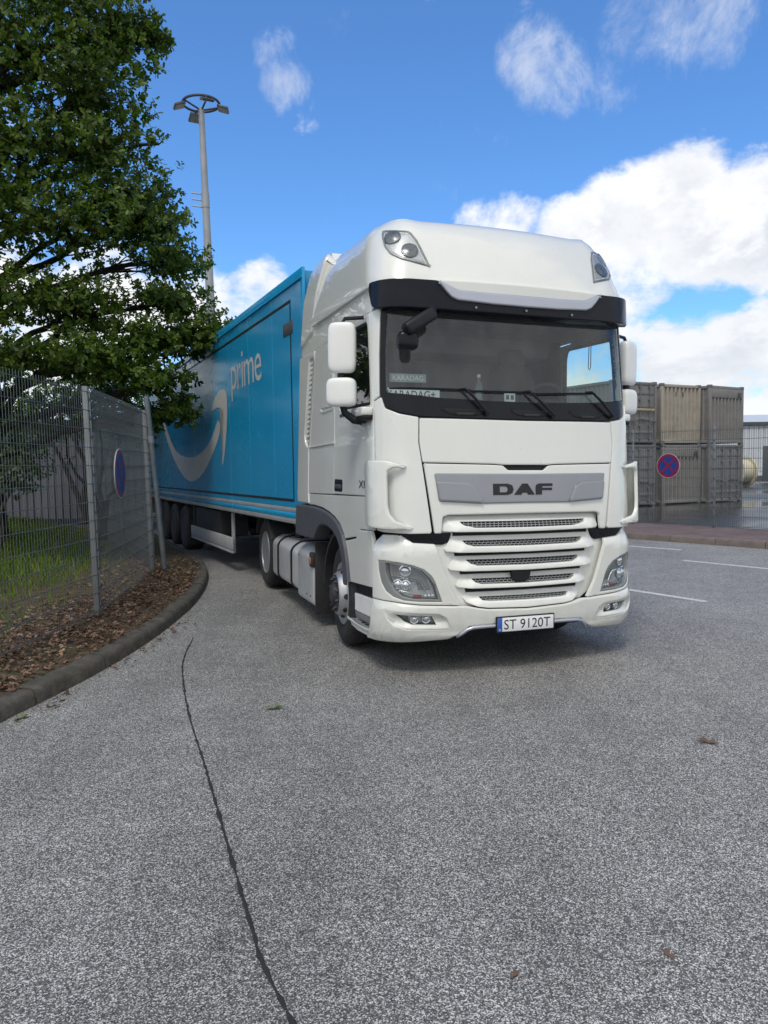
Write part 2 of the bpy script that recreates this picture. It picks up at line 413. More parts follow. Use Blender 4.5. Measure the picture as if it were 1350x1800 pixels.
def prism(bm, poly, fn, d0, d1):
    """poly in 2-D, fn(a, b, d) -> 3-D"""
    A = [bm.verts.new(fn(a, b_, d0)) for a, b_ in poly]; B = [bm.verts.new(fn(a, b_, d1)) for a, b_ in poly]
    n = len(poly)
    f1 = bm.faces.new(A); f2 = bm.faces.new(list(reversed(B)))
    for i in range(n): bm.faces.new((A[i], B[i], B[(i+1) % n], A[(i+1) % n]))
    bmesh.ops.triangulate(bm, faces=[f1, f2])
def prismo(name, poly, fn, d0, d1, m, parent=None, bev=0, smooth=35):
    bm = bmesh.new(); prism(bm, poly, fn, d0, d1)
    bmesh.ops.recalc_face_normals(bm, faces=bm.faces)
    if bev:
        es = [e for e in bm.edges if e.calc_face_angle(0) > R(40)]
        bmesh.ops.bevel(bm, geom=es, offset=bev, segments=2, affect='EDGES', profile=.5)
    return bm_obj(name, bm, m, parent, smooth)
def arc(cx, cy, r, a0, a1, n):
    return [(cx+r*math.cos(R(a0+(a1-a0)*i/n)), cy+r*math.sin(R(a0+(a1-a0)*i/n))) for i in range(n+1)]
def fillet(poly, r, n=4, skip=()):
    out = []; N = len(poly)
    for i in range(N):
        p0, p, p1 = Vector(poly[i-1]), Vector(poly[i]), Vector(poly[(i+1) % N])
        if i in skip: out.append(tuple(p)); continue
        d0, d1 = (p0-p), (p1-p); l = min(r, d0.length*.45, d1.length*.45)
        a, c = p+d0.normalized()*l, p+d1.normalized()*l
        for k in range(n+1):
            t = k/n; q = a*(1-t)**2 + p*2*t*(1-t) + c*t*t; out.append((q.x, q.y))
    return out
def area2(poly): return sum(a[0]*b_[1]-b_[0]*a[1] for a, b_ in zip(poly, poly[1:]+poly[:1]))
def inset(poly, d):
    """offset a polygon inwards (d>0) by mitred normals"""
    if area2(poly) < 0: poly = poly[::-1]
    out = []; N = len(poly)
    for i in range(N):
        p0, p, p1 = Vector(poly[i-1]), Vector(poly[i]), Vector(poly[(i+1) % N])
        e0 = (p-p0); e1 = (p1-p)
        if e0.length < 1e-7 or e1.length < 1e-7: out.append((p.x, p.y)); continue
        e0.normalize(); e1.normalize()
        n0 = Vector((-e0.y, e0.x)); n1 = Vector((-e1.y, e1.x)); m = n0+n1
        if m.length < 1e-4: m = n0
        m.normalize(); k = max(.35, m.dot(n0))
        q = p + m*(d/k); out.append((q.x, q.y))
    return out
def clean(poly):
    out = []
    for p in poly:
        if not out or (abs(p[0]-out[-1][0])+abs(p[1]-out[-1][1])) > 1e-5: out.append(tuple(p))
    if abs(out[0][0]-out[-1][0])+abs(out[0][1]-out[-1][1]) < 1e-5: out.pop()
    return out
CAB_C = Vector((0, 1.3, 0))
def patch(name, poly, surf, m, parent, off=0.0, depth=.03, edge=.006, holes=(), step=.09, smooth=32):
    """a panel cut out of a curved body surface: rounded rim, real thickness, optional openings"""
    bm = bmesh.new(); poly = clean(poly)
    if area2(poly) < 0: poly = poly[::-1]
    loops = [(poly, inset(poly, edge))]
    for h in holes:
        h = clean(h)
        if area2(h) < 0: h = h[::-1]
        loops.append((h, inset(h, -edge)))
    eds = []
    for outer, inner in loops:
        flat = inset(inner, min(.007, edge) if outer is poly else -min(.007, edge))
        vf = [bm.verts.new((a, b_, 0)) for a, b_ in flat]; vi = [bm.verts.new((a, b_, 0)) for a, b_ in inner]; vo = [bm.verts.new((a, b_, -edge*.8)) for a, b_ in outer]
        vm = [bm.verts.new(((a+c)/2*.6+a*.4, (b_+d)/2*.6+b_*.4, -edge*.28)) for (a, b_), (c, d) in zip(outer, inner)]
        vw = [bm.verts.new((a, b_, -depth)) for a, b_ in outer]; n = len(vi)
        for i in range(n):
            j = (i+1) % n
            eds.append(bm.edges.new((vf[i], vf[j]))); bm.faces.new((vf[i], vi[i], vi[j], vf[j]))
            bm.faces.new((vi[i], vm[i], vm[j], vi[j])); bm.faces.new((vm[i], vo[i], vo[j], vm[j])); bm.faces.new((vo[i], vw[i], vw[j], vo[j]))
    bmesh.ops.triangle_fill(bm, use_beauty=True, use_dissolve=False, edges=eds)
    xs = [p[0] for p in poly]; zs = [p[1] for p in poly]
    for ax, lo, hi in ((0, min(xs), max(xs)), (1, min(zs), max(zs))):
        k = max(1, int((hi-lo)/step))
        for i in range(1, k):
            t = lo+(hi-lo)*i/k; co = (t, 0, 0) if ax == 0 else (0, t, 0)
            bmesh.ops.bisect_plane(bm, geom=bm.verts[:]+bm.edges[:]+bm.faces[:], plane_co=co, plane_no=(1,0,0) if ax == 0 else (0,1,0), dist=1e-5)
    h = 1e-3
    cache = {}
    for v in bm.verts:
        s, z, d = v.co
        p = Vector(surf(s, z)); du = Vector(surf(s+h, z))-Vector(surf(s-h, z)); dv = Vector(surf(s, z+h))-Vector(surf(s, z-h))
        nn = du.cross(dv).normalized(); c = Vector((0, 1.3, p.z-.2))
        if nn.dot(p-c) < 0: nn = -nn
        o = off(s, z) if callable(off) else off
        cache[v] = p + nn*(o+d)
    for v, p in cache.items(): v.co = p
    bmesh.ops.recalc_face_normals(bm, faces=bm.faces)
    tot = 0
    for f in bm.faces:
        c = f.calc_center_median(); tot += f.normal.dot(c-Vector((0, 1.3, c.z-.2)))*f.calc_area()
    if tot < 0: bmesh.ops.reverse_faces(bm, faces=bm.faces)
    return bm_obj(name, bm, m, parent, smooth, recalc=False)
def mir(poly): return [(-a, b_) for a, b_ in poly]
def sym(half):
    """half outline from centre-top going left to centre-bottom (s<=0) -> full symmetric outline"""
    return half + [(-a, b_) for a, b_ in reversed(half) if abs(a) > 1e-6]
def interp(t, x):
    if x <= t[0][0]: return t[0][1]
    for (a, b_), (c, d) in zip(t, t[1:]):
        if x <= c: return b_+(d-b_)*(x-a)/(c-a)
    return t[-1][1]
def text_mesh(body, extrude=0.0):
    cu = bpy.data.curves.new('text', 'FONT'); cu.body = body; cu.resolution_u = 3; cu.extrude = 0
    o = bpy.data.objects.new('text', cu); COL.objects.link(o)
    dg = bpy.context.evaluated_depsgraph_get(); me = bpy.data.meshes.new_from_object(o.evaluated_get(dg))
    bpy.data.objects.remove(o); bpy.data.curves.remove(cu); return me
def text_obj(name, body, m, parent, fn, width=None, height=None, bold=0.0):
    """lettering laid on a surface: fn(u, v) -> 3-D; u, v in metres from the lower-left corner of the text"""
    me = text_mesh(body); vs = np.array([v.co[:] for v in me.vertices]); lo, hi = vs.min(0), vs.max(0)
    sy = (height/(hi[1]-lo[1])) if height else 1; sx = (width/(hi[0]-lo[0])) if width else sy
    if not height: sy = sx
    for v in me.vertices: v.co = Vector(fn((v.co.x-lo[0])*sx, (v.co.y-lo[1])*sy))
    return mesh_obj(name, me, m, parent, None)

# ================================================================== ground, road, kerbs
def smoothstep(a, b_, x):
    t = min(1, max(0, (x-a)/(b_-a))); return t*t*(3-2*t)
py_obj('road', [(-600,-200,0),(600,-200,0),(600,1200,0),(-600,1200,0)], [(0,1,2,3)], 'asphalt', None, None)['kind'] = 'structure'
# kerb line of the verge (edge on the road), from behind the photographer round to the far street
KERB = [(-2.95,1.5),(-2.80,3.6),(-2.63,5.1),(-2.54,5.6),(-2.42,6.4),(-2.35,7.4),(-2.35,8.5),(-2.42,9.7),(-2.60,11.0),(-2.88,12.3),(-3.30,13.6),(-3.82,14.8),(-4.70,16.7),(-5.6,18.6),(-7.4,22.5),(-11,30),(-20,50)]
def resample(pl, step, n=None):
    P = [Vector(p) for p in pl]; out = [P[0].copy()]; acc = 0; 
    i = 0; cur = P[0].copy()
    while i < len(P)-1:
        d = (P[i+1]-cur); L = d.length
        if acc+L >= step:
            cur = cur + d.normalized()*(step-acc); out.append(cur.copy()); acc = 0
        else:
            acc += L; cur = P[i+1].copy(); i += 1
    return out
def spline(pl, k=6):
    P = [Vector(p) for p in pl]; out = []
    for i in range(len(P)-1):
        p0, p1, p2, p3 = P[max(0,i-1)], P[i], P[i+1], P[min(len(P)-1,i+2)]
        for j in range(k):
            t = j/k
            out.append(.5*((2*p1)+(-p0+p2)*t+(2*p0-5*p1+4*p2-p3)*t*t+(-p0+3*p1-3*p2+p3)*t**3))
    out.append(P[-1]); return out
KS = spline(KERB)
def kerb_x(y):
    for a, c in zip(KS, KS[1:]):
        if a.y <= y <= c.y: return a.x+(c.x-a.x)*(y-a.y)/(c.y-a.y+1e-9)
    return KS[0].x if y < KS[0].y else KS[-1].x-(y-KS[-1].y)*.45
def verge_z(x, y):
    d = kerb_x(y)-x
    z = .105 + .02*smoothstep(.1, .5, d) + .04*smoothstep(.5, 1.2, d) + .42*smoothstep(1.5, 6.5, d)
    return z + .025*noise.noise(Vector((x*1.7, y*1.7, 0))) * smoothstep(.15, .5, d)
vs, fs = [], []; NX, NY = 46, 90
for j in range(NY):
    y = .5 + 55*(j/(NY-1))**1.6
    for i in range(NX):
        t = i/(NX-1); x = kerb_x(y) - .12 - 60*t**2.6
        vs.append((x, y, verge_z(x, y)))
for j in range(NY-1):
    for i in range(NX-1):
        a = j*NX+i; fs.append((a, a+1, a+NX+1, a+NX))
tag(py_obj('verge', vs, fs, 'soil'), kind='structure')
kerb = empty('kerb'); kerb['kind'] = 'structure'
stations = resample([(p.x, p.y) for p in KS], 1.0)
stations = [s for s in stations if s.y < 30]
for k, (a, c) in enumerate(zip(stations, stations[1:])):
    # each kerb stone follows the bend: five stations, chamfered front edge
    bm = bmesh.new(); rings = []
    seg = [a.lerp(c, t) for t in (.009, .25, .5, .75, .991)]
    seg = [Vector((kerb_x(p.y), p.y)) if p.y < 18 else p for p in seg]
    jit = random.uniform(-.009, .009)
    for q, p in enumerate(seg):
        t = (seg[min(q+1, 4)]-seg[max(q-1, 0)]).normalized(); n = Vector((-t.y, t.x))
        if n.x > 0: n = -n
        prof = [(-.012, -.05), (0, .075+jit), (.012, .105+jit), (.035, .118+jit), (.15, .124+jit), (.158, .116+jit), (.158, -.05)]
        rings.append([bm.verts.new((p.x+n.x*o, p.y+n.y*o, z)) for o, z in prof])
    for A, B in zip(rings, rings[1:]):
        for i in range(len(A)-1): bm.faces.new((A[i], A[i+1], B[i+1], B[i]))
    bm.faces.new(rings[0]); bm.faces.new(rings[-1])
    bm_obj('kerb_stone', bm, 'kerb_concrete', kerb, 40)
# tar-filled joint winding over the asphalt
SEAM = [(-1.98,7.75),(-1.93,7.52),(-1.85,6.95),(-1.72,6.35),(-1.40,5.29),(-1.04,4.27),(-.76,3.46),(-.58,2.94),(-.43,2.52),(-.30,2.25),(-.05,1.6),(.3,.6)]
ss = resample([(p.x, p.y) for p in spline(SEAM, 10)], .03); vs, fs = [], []
for k, p in enumerate(ss):
    t = (ss[min(k+1, len(ss)-1)]-ss[max(k-1, 0)]).normalized(); n = Vector((t.y, -t.x))
    w = .0048+.004*noise.noise(Vector((k*.35, 0, 3)))+.007*random.random()**2
    w *= smoothstep(0, 14, k)*.75+.25
    o = .004*noise.noise(Vector((k*.22, 5, 0)))+.004*noise.noise(Vector((k*.9, 2, 0)))
    vs += [(p.x+n.x*(o-w), p.y+n.y*(o-w), .002), (p.x+n.x*o, p.y+n.y*o, .005), (p.x+n.x*(o+w), p.y+n.y*(o+w), .002)]
    if k: a = 3*k; fs += [(a-3, a-2, a+1, a), (a-2, a-1, a+2, a+1)]
tag(py_obj('road_joint', vs, fs, 'seam_tar'), kind='structure')
# painted lane dashes
for (p, q) in (((5.01,15.56),(5.77,14.75)), ((2.6,18.1),(3.4,17.3)), ((5.19,13.2),(6.09,12.03)), ((7.6,10.2),(8.6,8.9)), ((3.29,10.19),(3.94,9.25)), ((.6,13.9),(1.4,12.8))):
    a, c = Vector(p), Vector(q); t = (c-a).normalized(); n = Vector((t.y, -t.x))*.055
    if p == (3.29,10.19): a = a - t*1.2
    if p == (5.19,13.2): c = c + t*.9
    if p == (5.01,15.56): a = a - t*1.2
    pts = [a+n, a-n, c-n, c+n]
    tag(py_obj('lane_marking', [(v.x, v.y, .004) for v in pts], [(0,1,2,3)], 'line_paint', None, None), kind='structure')
# far kerb, brick pavement, yard
RD = Vector((.645, -.764)); RNn = Vector((.764, .645))       # along / across the road
K0 = Vector((5.49, 17.07))
kr = empty('kerb', ); kr['kind'] = 'structure'
for k in range(-14, 12):
    a = K0+RD*(k*1.0+.006); c = K0+RD*((k+1)*1.0-.006); bm = bmesh.new(); rr = []
    jit = random.uniform(-.004, .004)
    for p in (a, c):
        rr.append([bm.verts.new((p.x+RNn.x*o, p.y+RNn.y*o, z+(jit if z > 0 else 0))) for o, z in ((-.01,-.05),(0,.10),(.03,.135),(.22,.142),(.225,-.05))])
    for i in range(4): bm.faces.new((rr[0][i], rr[0][i+1], rr[1][i+1], rr[1][i]))
    bm.faces.new(rr[0]); bm.faces.new(rr[1]); bm_obj('kerb_stone', bm, 'kerb_red', kr, 40)
ang = math.atan2(RD.y, RD.x)
pv = boxo('pavement', -15, 14, .225, 2.75, -.05, .138, 'paving_red'); pv.location = (K0.x, K0.y, 0); pv.rotation_euler.z = ang; pv['kind'] = 'structure'
# local +y of the rotated slab must point away from the road
yd = py_obj('yard', [(-16,2.75,.012),(120,2.75,.012),(120,160,.012),(-16,160,.012)], [(0,1,2,3)], 'asphalt_wet', None, None)
yd.location = (K0.x, K0.y, 0); yd.rotation_euler.z = ang; yd['kind'] = 'structure'

# ================================================================== tractor unit
TX, TY, YAW, TILT = 1.178, 6.29, R(19.75), .012
truck = empty('tractor_unit', (TX, TY, 0), (0, TILT, YAW), 'white sleeper-cab lorry tractor unit parked facing the camera', 'truck')
YF = [(.28,.10),(.33,.04),(.40,.01),(.47,0),(.62,.0),(1.15,.0),(1.4,.012),(1.64,.03),(2.09,.07),(2.4,.105),(3.05,.19),(3.4,.22)]
WF = [(.28,1.20),(.36,1.235),(1.2,1.24),(2.1,1.23),(3.0,1.225),(3.4,1.20)]
RF = [(.3,.36),(1.2,.34),(2.1,.30),(3.2,.30)]
BR = 5.0
def S(s, z, yf=None, w=None, r=None):
    yf = interp(YF, z) if yf is None else yf; w = interp(WF, z) if w is None else w; r = interp(RF, z) if r is None else r
    sg = -1 if s < 0 else 1; a = abs(s); q = (w-r)/(BR-r); p1 = math.asin(q); A = BR*p1
    if a < A:
        p = a/BR; return (sg*BR*math.sin(p), yf+BR*(1-math.cos(p)), z)
    cx, cy = BR*q-r*q, yf+BR*(1-math.cos(p1))+r*math.cos(p1); p = p1+(a-A)/r
    if p < math.pi/2: return (sg*(cx+r*math.sin(p)), cy-r*math.cos(p), z)
    return (sg*(cx+r), cy+(p-math.pi/2)*r, z)
def SIDE(sg, out=0.0):
    def f(y, z):
        w = interp(WF, z); r = interp(RF, z); yf = interp(YF, z); q = (w-r)/(BR-r); p1 = math.asin(q)
        cx, cy = BR*q-r*q, yf+BR*(1-math.cos(p1))+r*math.cos(p1)
        if y >= cy: return (sg*(w+out), y, z)
        c = min(1, (cy-y)/r); return (sg*(cx+r*math.sqrt(max(1e-6, 1-c*c))+out), y, z)
    return f
SL, SR = SIDE(-1), SIDE(1)
GL = lambda s, z: S(s, z, yf=.09+(z-2.05)*.11)
def DF(z): return max(S(1.324, z)[1], 0)+.006     # where the door's front edge meets the corner panel
VS = lambda s, z: S(s, z, yf=.10, w=1.205, r=.3)
ROOF = [(3.165,.135,1.225,.33),(3.22,.155,1.228,.33),(3.30,.19,1.215,.34),(3.45,.265,1.19,.36),(3.60,.345,1.155,.38),(3.69,.41,1.115,.40),(3.75,.48,1.06,.41),(3.79,.58,.98,.41),(3.82,.75,.85,.38),(3.84,1.05,.60,.30)]
def RS(s, z):
    t = [interp([(r_[0], r_[k]) for r_ in ROOF], z) for k in (1, 2, 3)]
    return S(s, z, *t)
T = truck
# --- hollow cab structure behind the panels
bm = bmesh.new()
box(bm, -1.10, 1.10, .30, 2.25, .95, 2.02, .05)      # engine tunnel / floor block
box(bm, -1.02, 1.02, .16, .60, .45, 1.95, .04)
box(bm, -1.12, 1.12, 2.12, 2.42, 1.2, 3.70, .04)
box(bm, -1.185, 1.185, .62, 2.3, 3.02, 3.12, .02)
for sg in (-1, 1): box(bm, min(sg*1.16, sg*1.19), max(sg*1.16, sg*1.19), 1.40, 2.3, 1.9, 3.1, .005)
bm_obj('cab_frame', bm, 'black_plastic', T)
# --- bonnet, lower panel, corner panels
patch('bonnet', fillet(sym([(0,2.072),(-.914,2.082),(-.922,1.885),(-.900,1.728),(-.30,1.716),(-.20,1.708),(0,1.708)]), .012), S, 'truck_white', T, edge=.008)
patch('grille_panel', fillet(sym([(0,1.664),(-.17,1.664),(-.215,1.702),(-.30,1.708),(-.893,1.719),(-.815,1.157),(-.76,1.157),(-.745,1.29),(-.70,1.305),(0,1.31)]), .012), S, 'truck_white', T, edge=.008)
patch('air_slot', sym([(0,1.706),(-.22,1.706),(-.22,1.655),(0,1.655)]), S, 'black_plastic', T, off=-.035, depth=.01)
patch('grille_backing', sym([(0,1.33),(-.80,1.33),(-.76,.98),(-.60,.58),(0,.50)]), S, 'black_plastic', T, off=-.075, depth=.01)
patch('grille_surround', fillet(sym([(0,1.335),(-.77,1.335),(-.762,1.15),(-.735,1.075),(-.860,1.062),(-.840,.98),(-.795,.85),(-.735,.71),(-.675,.612),(-.58,.555),(0,.51)]), .01), S, 'grille_white', T, off=-.058, depth=.01, holes=[sym([(0,1.300),(-.66,1.300),(-.64,1.0),(-.53,.66),(-.46,.58),(0,.545)])])
sp_ = patch('badge_panel', fillet(sym([(0,1.634),(-.812,1.640),(-.80,1.58),(-.778,1.413),(-.43,1.392),(0,1.395)]), .02), S, 'silver_paint', T, off=.010, depth=.03, edge=.008)
for sg in (-1, 1):
    w_ = [(-.775,1.574),(-.53,1.562),(-.475,1.532),(-.405,1.402),(-.43,1.397),(-.772,1.418),(-.795,1.565)]
    patch('badge_wing', fillet([(sg*-a, z) for a, z in w_], .018), S, 'silver_paint', sp_, off=.024, depth=.02, edge=.010)
# lettering D A F as raised black letters (three pieces, each with its own outline)
def letter(poly, hole=None):
    patch('letter', poly, lambda s, z: S(s-.03, z), 'print_black', sp_, off=.016, depth=.008, edge=.002, holes=[hole] if hole else (), step=.2)
D_ = [(-.285,1.553),(-.155,1.553),(-.115,1.540),(-.103,1.507),(-.115,1.475),(-.155,1.461),(-.285,1.461)]
letter(D_, [(-.228,1.531),(-.172,1.531),(-.158,1.522),(-.155,1.507),(-.158,1.492),(-.172,1.483),(-.228,1.483)])
letter([(-.098,1.461),(-.022,1.553),(.028,1.553),(.094,1.461),(.032,1.461),(.022,1.478),(-.018,1.478),(.004,1.512),(-.034,1.461)])
letter([(.105,1.461),(.105,1.522),(.115,1.545),(.140,1.553),(.268,1.553),(.268,1.531),(.172,1.531),(.163,1.517),(.262,1.517),(.262,1.497),(.163,1.497),(.163,1.461)])
for sg in (-1, 1):
    P_ = [(-.922,2.090),(-.930,1.885),(-.908,1.726),(-.838,1.172),(-.850,1.158),(-1.0,1.157),(-1.25,1.166),(-1.318,1.175),(-1.318,2.22),(-1.235,2.255),(-1.205,2.165),(-1.08,2.116)]
    patch('corner_panel', fillet([(sg*-a, z) for a, z in P_], .012), S, 'truck_white', T, edge=.007)
    # wind deflector vane at the corner: a C-shaped blade standing off the panel
    V_ = [(-1.43,1.70),(-1.40,1.730),(-1.31,1.742),(-1.18,1.736),(-1.035,1.695),(-1.045,1.682),(-1.125,1.680),(-1.160,1.655),(-1.168,1.60),(-1.168,1.38),(-1.155,1.315),(-1.12,1.262),(-.99,1.205),(-1.0,1.192),(-1.2,1.196),(-1.39,1.208),(-1.43,1.235)]
    patch('wind_deflector', [(sg*-a, z) for a, z in V_], S, 'truck_white', T, off=lambda s, z: .012+.075*smoothstep(1.0, 1.17, abs(s))*(1-.55*smoothstep(1.27, 1.43, abs(s))), depth=.028, edge=.012, step=.05)
# --- grille slats, each with a perforated insert
SLATS = [(1.300,1.165,.72,.755,1.247,1.193,.60,.47), (1.130,.998,.665,.725,1.091,1.041,.575,.48), (.965,.846,.635,.690,.934,.882,.54,.445), (.814,.704,.580,.625,.778,.730,.495,.41), (.664,.548,.530,.555,.627,.588,.43,.33)]
for k, (zt, zb, wt, wb, mt, mb, mw, mw2) in enumerate(SLATS):
    if k < 4: half = [(0,zt),(-wt,zt),(-wb,zb+.022),(-wb+.012,zb+.006),(-wb+.12,zb),(0,zb-.006)]
    else: half = [(0,zt),(-wt,zt),(-wb-.01,.625),(-.535,.585),(-.45,.553),(-.36,.540),(0,.528)]
    def off(s, z, zt=zt, zb=zb, wb=wb):
        lip = smoothstep(zt, zb+.03, z)
        return -.055+.050*lip*smoothstep(wb+.01, wb-.13, abs(s)) + .018*smoothstep(0, .12, zt-z)
    hole = sym([(0,mt),(-mw,mt+.002),(-mw+.03,mt-.028),(-mw2,mb+.004),(0,mb)])
    sl_ = patch('grille_slat', fillet(sym(half), .01), S, 'grille_white', T, off=off, depth=.05, edge=.006, holes=[fillet(hole, .012)], step=.07)
    # perforated plate: staggered bars in the opening
    bm = bmesh.new(); rows = 3; hgt = (mt-mb)
    def P3(s, z, d): 
        p = Vector(S(s, z)); q = Vector(S(s+.001, z)); t = (q-p).normalized(); n = Vector((t.y, -t.x, 0)); return p+n*(off(s, z)+d)
    def strip(s0, z0, s1, z1):
        vv = [bm.verts.new(P3(a, b_, -.014)) for a, b_ in ((s0,z0),(s1,z0),(s1,z1),(s0,z1))]; bm.faces.new(vv)
    for r_ in range(rows+1):
        zc = mb+hgt*r_/rows; ww = mw2+(mw-mw2)*min(1, r_/rows*1.2); seg = 16
        for q in range(seg): strip(-ww+2*ww*q/seg, zc-.0028, -ww+2*ww*(q+1)/seg, zc+.0028)
    for r_ in range(rows):
        z0, z1 = mb+hgt*r_/rows, mb+hgt*(r_+1)/rows; ww = mw2+(mw-mw2)*min(1, (r_+.5)/rows*1.2); pitch = .038; s_ = -ww+(pitch/2 if r_ % 2 else 0)
        while s_ < ww: strip(s_-.0036, z0, s_+.0036, z1); s_ += pitch
    bm_obj('perforated_insert', bm, 'lamp_frame', sl_, None)
patch('radar_cover', fillet([(-.150,.835),(.035,.835),(.025,.775),(-.005,.742),(-.110,.742),(-.140,.775)], .02), S, 'black_plastic', T, off=-.002, depth=.03)
for sg in (-1, 1):   # black gap pieces between corner panel and bumper
    patch('gap_trim', fillet([(sg*a, z) for a, z in ((.66,1.160),(1.14,1.165),(1.10,1.09),(.74,1.06),(.69,1.08))], .015), S, 'black_gloss', T, off=-.045, depth=.02)
# --- bumper: headlight quarters and lower apron
HL_OUT = [(-1.298,.938),(-1.224,.938),(-1.095,.926),(-.987,.902),(-.905,.869),(-.845,.819),(-.813,.769),(-.786,.692),(-.753,.603),(-.935,.610),(-1.066,.622),(-1.153,.649),(-1.218,.690),(-1.264,.757),(-1.292,.854)]
HL_LENS = [(-1.226,.918),(-1.106,.914),(-.998,.890),(-.916,.854),(-.851,.790),(-.815,.731),(-.785,.624),(-.989,.634),(-1.082,.655),(-1.141,.703),(-1.194,.774),(-1.222,.849)]
for sg in (-1, 1):
    mm = lambda pl: [(sg*-a, z) for a, z in pl]
    Q_ = [(-.812,1.070),(-.99,1.082),(-1.05,1.115),(-1.10,1.142),(-1.30,1.142),(-1.362,1.09),(-1.372,1.0),(-1.372,.62),(-1.155,.611),(-.935,.588),(-.605,.572),(-.632,.618),(-.687,.708),(-.740,.850),(-.785,.982)]
    q_ = patch('bumper_quarter', fillet(mm(Q_), .01), S, 'truck_white', T, off=lambda s, z: .010-.055*smoothstep(1.02, 1.14, z), edge=.006, holes=[mm(HL_OUT)], step=.06)
    hl = patch('headlight', mm(HL_OUT), S, 'lamp_frame', T, off=.004, depth=.05, edge=.006, holes=[mm(HL_LENS)], step=.06)
    patch('bowl', mm(HL_LENS), S, 'lamp_bowl', hl, off=-.050, depth=.01, step=.1)
    patch('dark_bezel', mm([(-1.20,.90),(-1.02,.885),(-.93,.845),(-.88,.80),(-.84,.70),(-.94,.70),(-.96,.765),(-1.17,.765)]), S, 'lamp_frame', hl, off=-.043, depth=.006, step=.1)
    def at(s, z, d):
        p = Vector(S(s, z)); t = (Vector(S(s+.001, z))-p).normalized(); return p+Vector((t.y, -t.x, 0))*d, Vector((t.y, -t.x, 0))
    for (s_, z_, r_) in ((-1.060,.855,.040), (-1.130,.745,.034), (-1.055,.740,.034)):
        p, n = at(sg*-s_, z_, -.045); mt_ = Matrix.Translation(p) @ n.to_track_quat('X', 'Z').to_matrix().to_4x4()
        latheo('projector', [(0,r_*1.25),(.008,r_*1.25),(.010,r_*1.05),(.004,r_*.98),(.018,r_*.8),(.026,r_*.45),(.028,0)], 'chrome', hl, 20, 'X', mt_)
    bm = bmesh.new(); tube(bm, [at(sg*a, z, -.028)[0] for a, z in ((1.18,.800),(1.10,.797),(1.0,.786),(.93,.770),(.905,.735),(.885,.690))], .007, 6); bm_obj('light_strip', bm, 'chrome', hl)
    bm = bmesh.new(); tube(bm, [at(sg*a, z, -.028)[0] for a, z in ((1.13,.690),(1.02,.668),(.92,.662))], .005, 6); bm_obj('light_strip', bm, 'chrome', hl)
    for a in (.885,.855,.825):
        p, n = at(sg*a, .650, -.040); mt_ = Matrix.Translation(p) @ n.to_track_quat('X', 'Z').to_matrix().to_4x4()
        latheo('led', [(0,.014),(.012,.013),(.016,0)], 'chrome', hl, 10, 'X', mt_)
    patch('indicator', mm([(-.985,.662),(-.915,.660),(-.915,.640),(-.985,.642)]), S, 'red_lens', hl, off=-.030, depth=.01, edge=.002)
    patch('lens', mm(inset(HL_LENS, .002)), S, 'glass_lamp', hl, off=-.003, depth=.004, edge=.002, step=.08)
APRON = [(0,.516),(-.36,.529),(-.45,.542),(-.54,.562),(-.605,.564),(-.93,.580),(-1.15,.603),(-1.372,.612),(-1.372,.275),(-1.25,.287),(-1.08,.298),(-.70,.322),(-.625,.338),(-.535,.400),(-.29,.412),(0,.412)]
FOGR = [(-1.214,.530),(-1.0,.520),(-.785,.508),(-.725,.475),(-.682,.392),(-.80,.391),(-1.042,.398),(-1.135,.420),(-1.190,.470)]
FOGL = [(-1.130,.508),(-1.0,.500),(-.840,.490),(-.798,.417),(-1.000,.425),(-1.064,.447),(-1.108,.484)]
patch('bumper_apron', fillet(sym(APRON), .008), S, 'truck_white', T, off=lambda s, z: .012+.020*smoothstep(.60,.56,z)+.012*smoothstep(.38,.34,z), depth=.05, edge=.008, holes=[FOGR, mir(FOGR)], step=.07)
for sg in (-1, 1):
    mm = lambda pl: [(sg*-a, z) for a, z in pl]
    fg = patch('fog_light', mm(FOGR), S, 'truck_white', T, off=lambda s, z: .030-.035*smoothstep(0, .06, min(abs(abs(s)-1.2), abs(abs(s)-.69), abs(z-.53), abs(z-.39))+.0), depth=.02, edge=.004, holes=[mm(FOGL)], step=.04)
    patch('bowl', mm(FOGL), S, 'lamp_bowl', fg, off=-.045, depth=.01, step=.1)
    for s_ in (.88, .98):
        p = Vector(S(sg*s_, .462)); t = (Vector(S(sg*s_+.001, .462))-p).normalized(); n = Vector((t.y, -t.x, 0)); mt_ = Matrix.Translation(p-n*.035) @ n.to_track_quat('X', 'Z').to_matrix().to_4x4()
        latheo('projector', [(0,.034),(.012,.033),(.010,.028),(.020,.02),(.024,0)], 'chrome', fg, 18, 'X', mt_)
    patch('dark_bezel', mm([(-1.12,.505),(-1.04,.50),(-1.02,.43),(-1.06,.447),(-1.10,.484)]), S, 'lamp_dark', fg, off=-.035, depth=.006)
    patch('lens', mm(inset(FOGL, .001)), S, 'glass_lamp', fg, off=-.004, depth=.004, edge=.002)
patch('lower_grille', sym([(0,.43),(-.55,.42),(-.64,.325),(-.60,.300),(0,.300)]), S, 'black_plastic', T, off=-.04, depth=.02)
bm = bmesh.new(); pts = []
for a, z in [(-.618,.325),(-.585,.352),(-.545,.385),(-.50,.400),(-.40,.405),(-.2,.408),(0,.408),(.2,.408),(.40,.405),(.50,.400),(.545,.385),(.585,.352),(.618,.325)]:
    p = Vector(S(a, z-.014)); p.y -= .040; pts.append(p)
tube(bm, pts, .015, 8); bm_obj('chrome_bar', bm, 'chrome_satin', T, 60)
pl = boxo('number_plate', -.275, .275, -.052, -.036, .332, .468, 'black_plastic', T, .006)
boxo('plate_face', -.262, .262, -.057, -.050, .343, .457, 'plate_white', pl, .003)
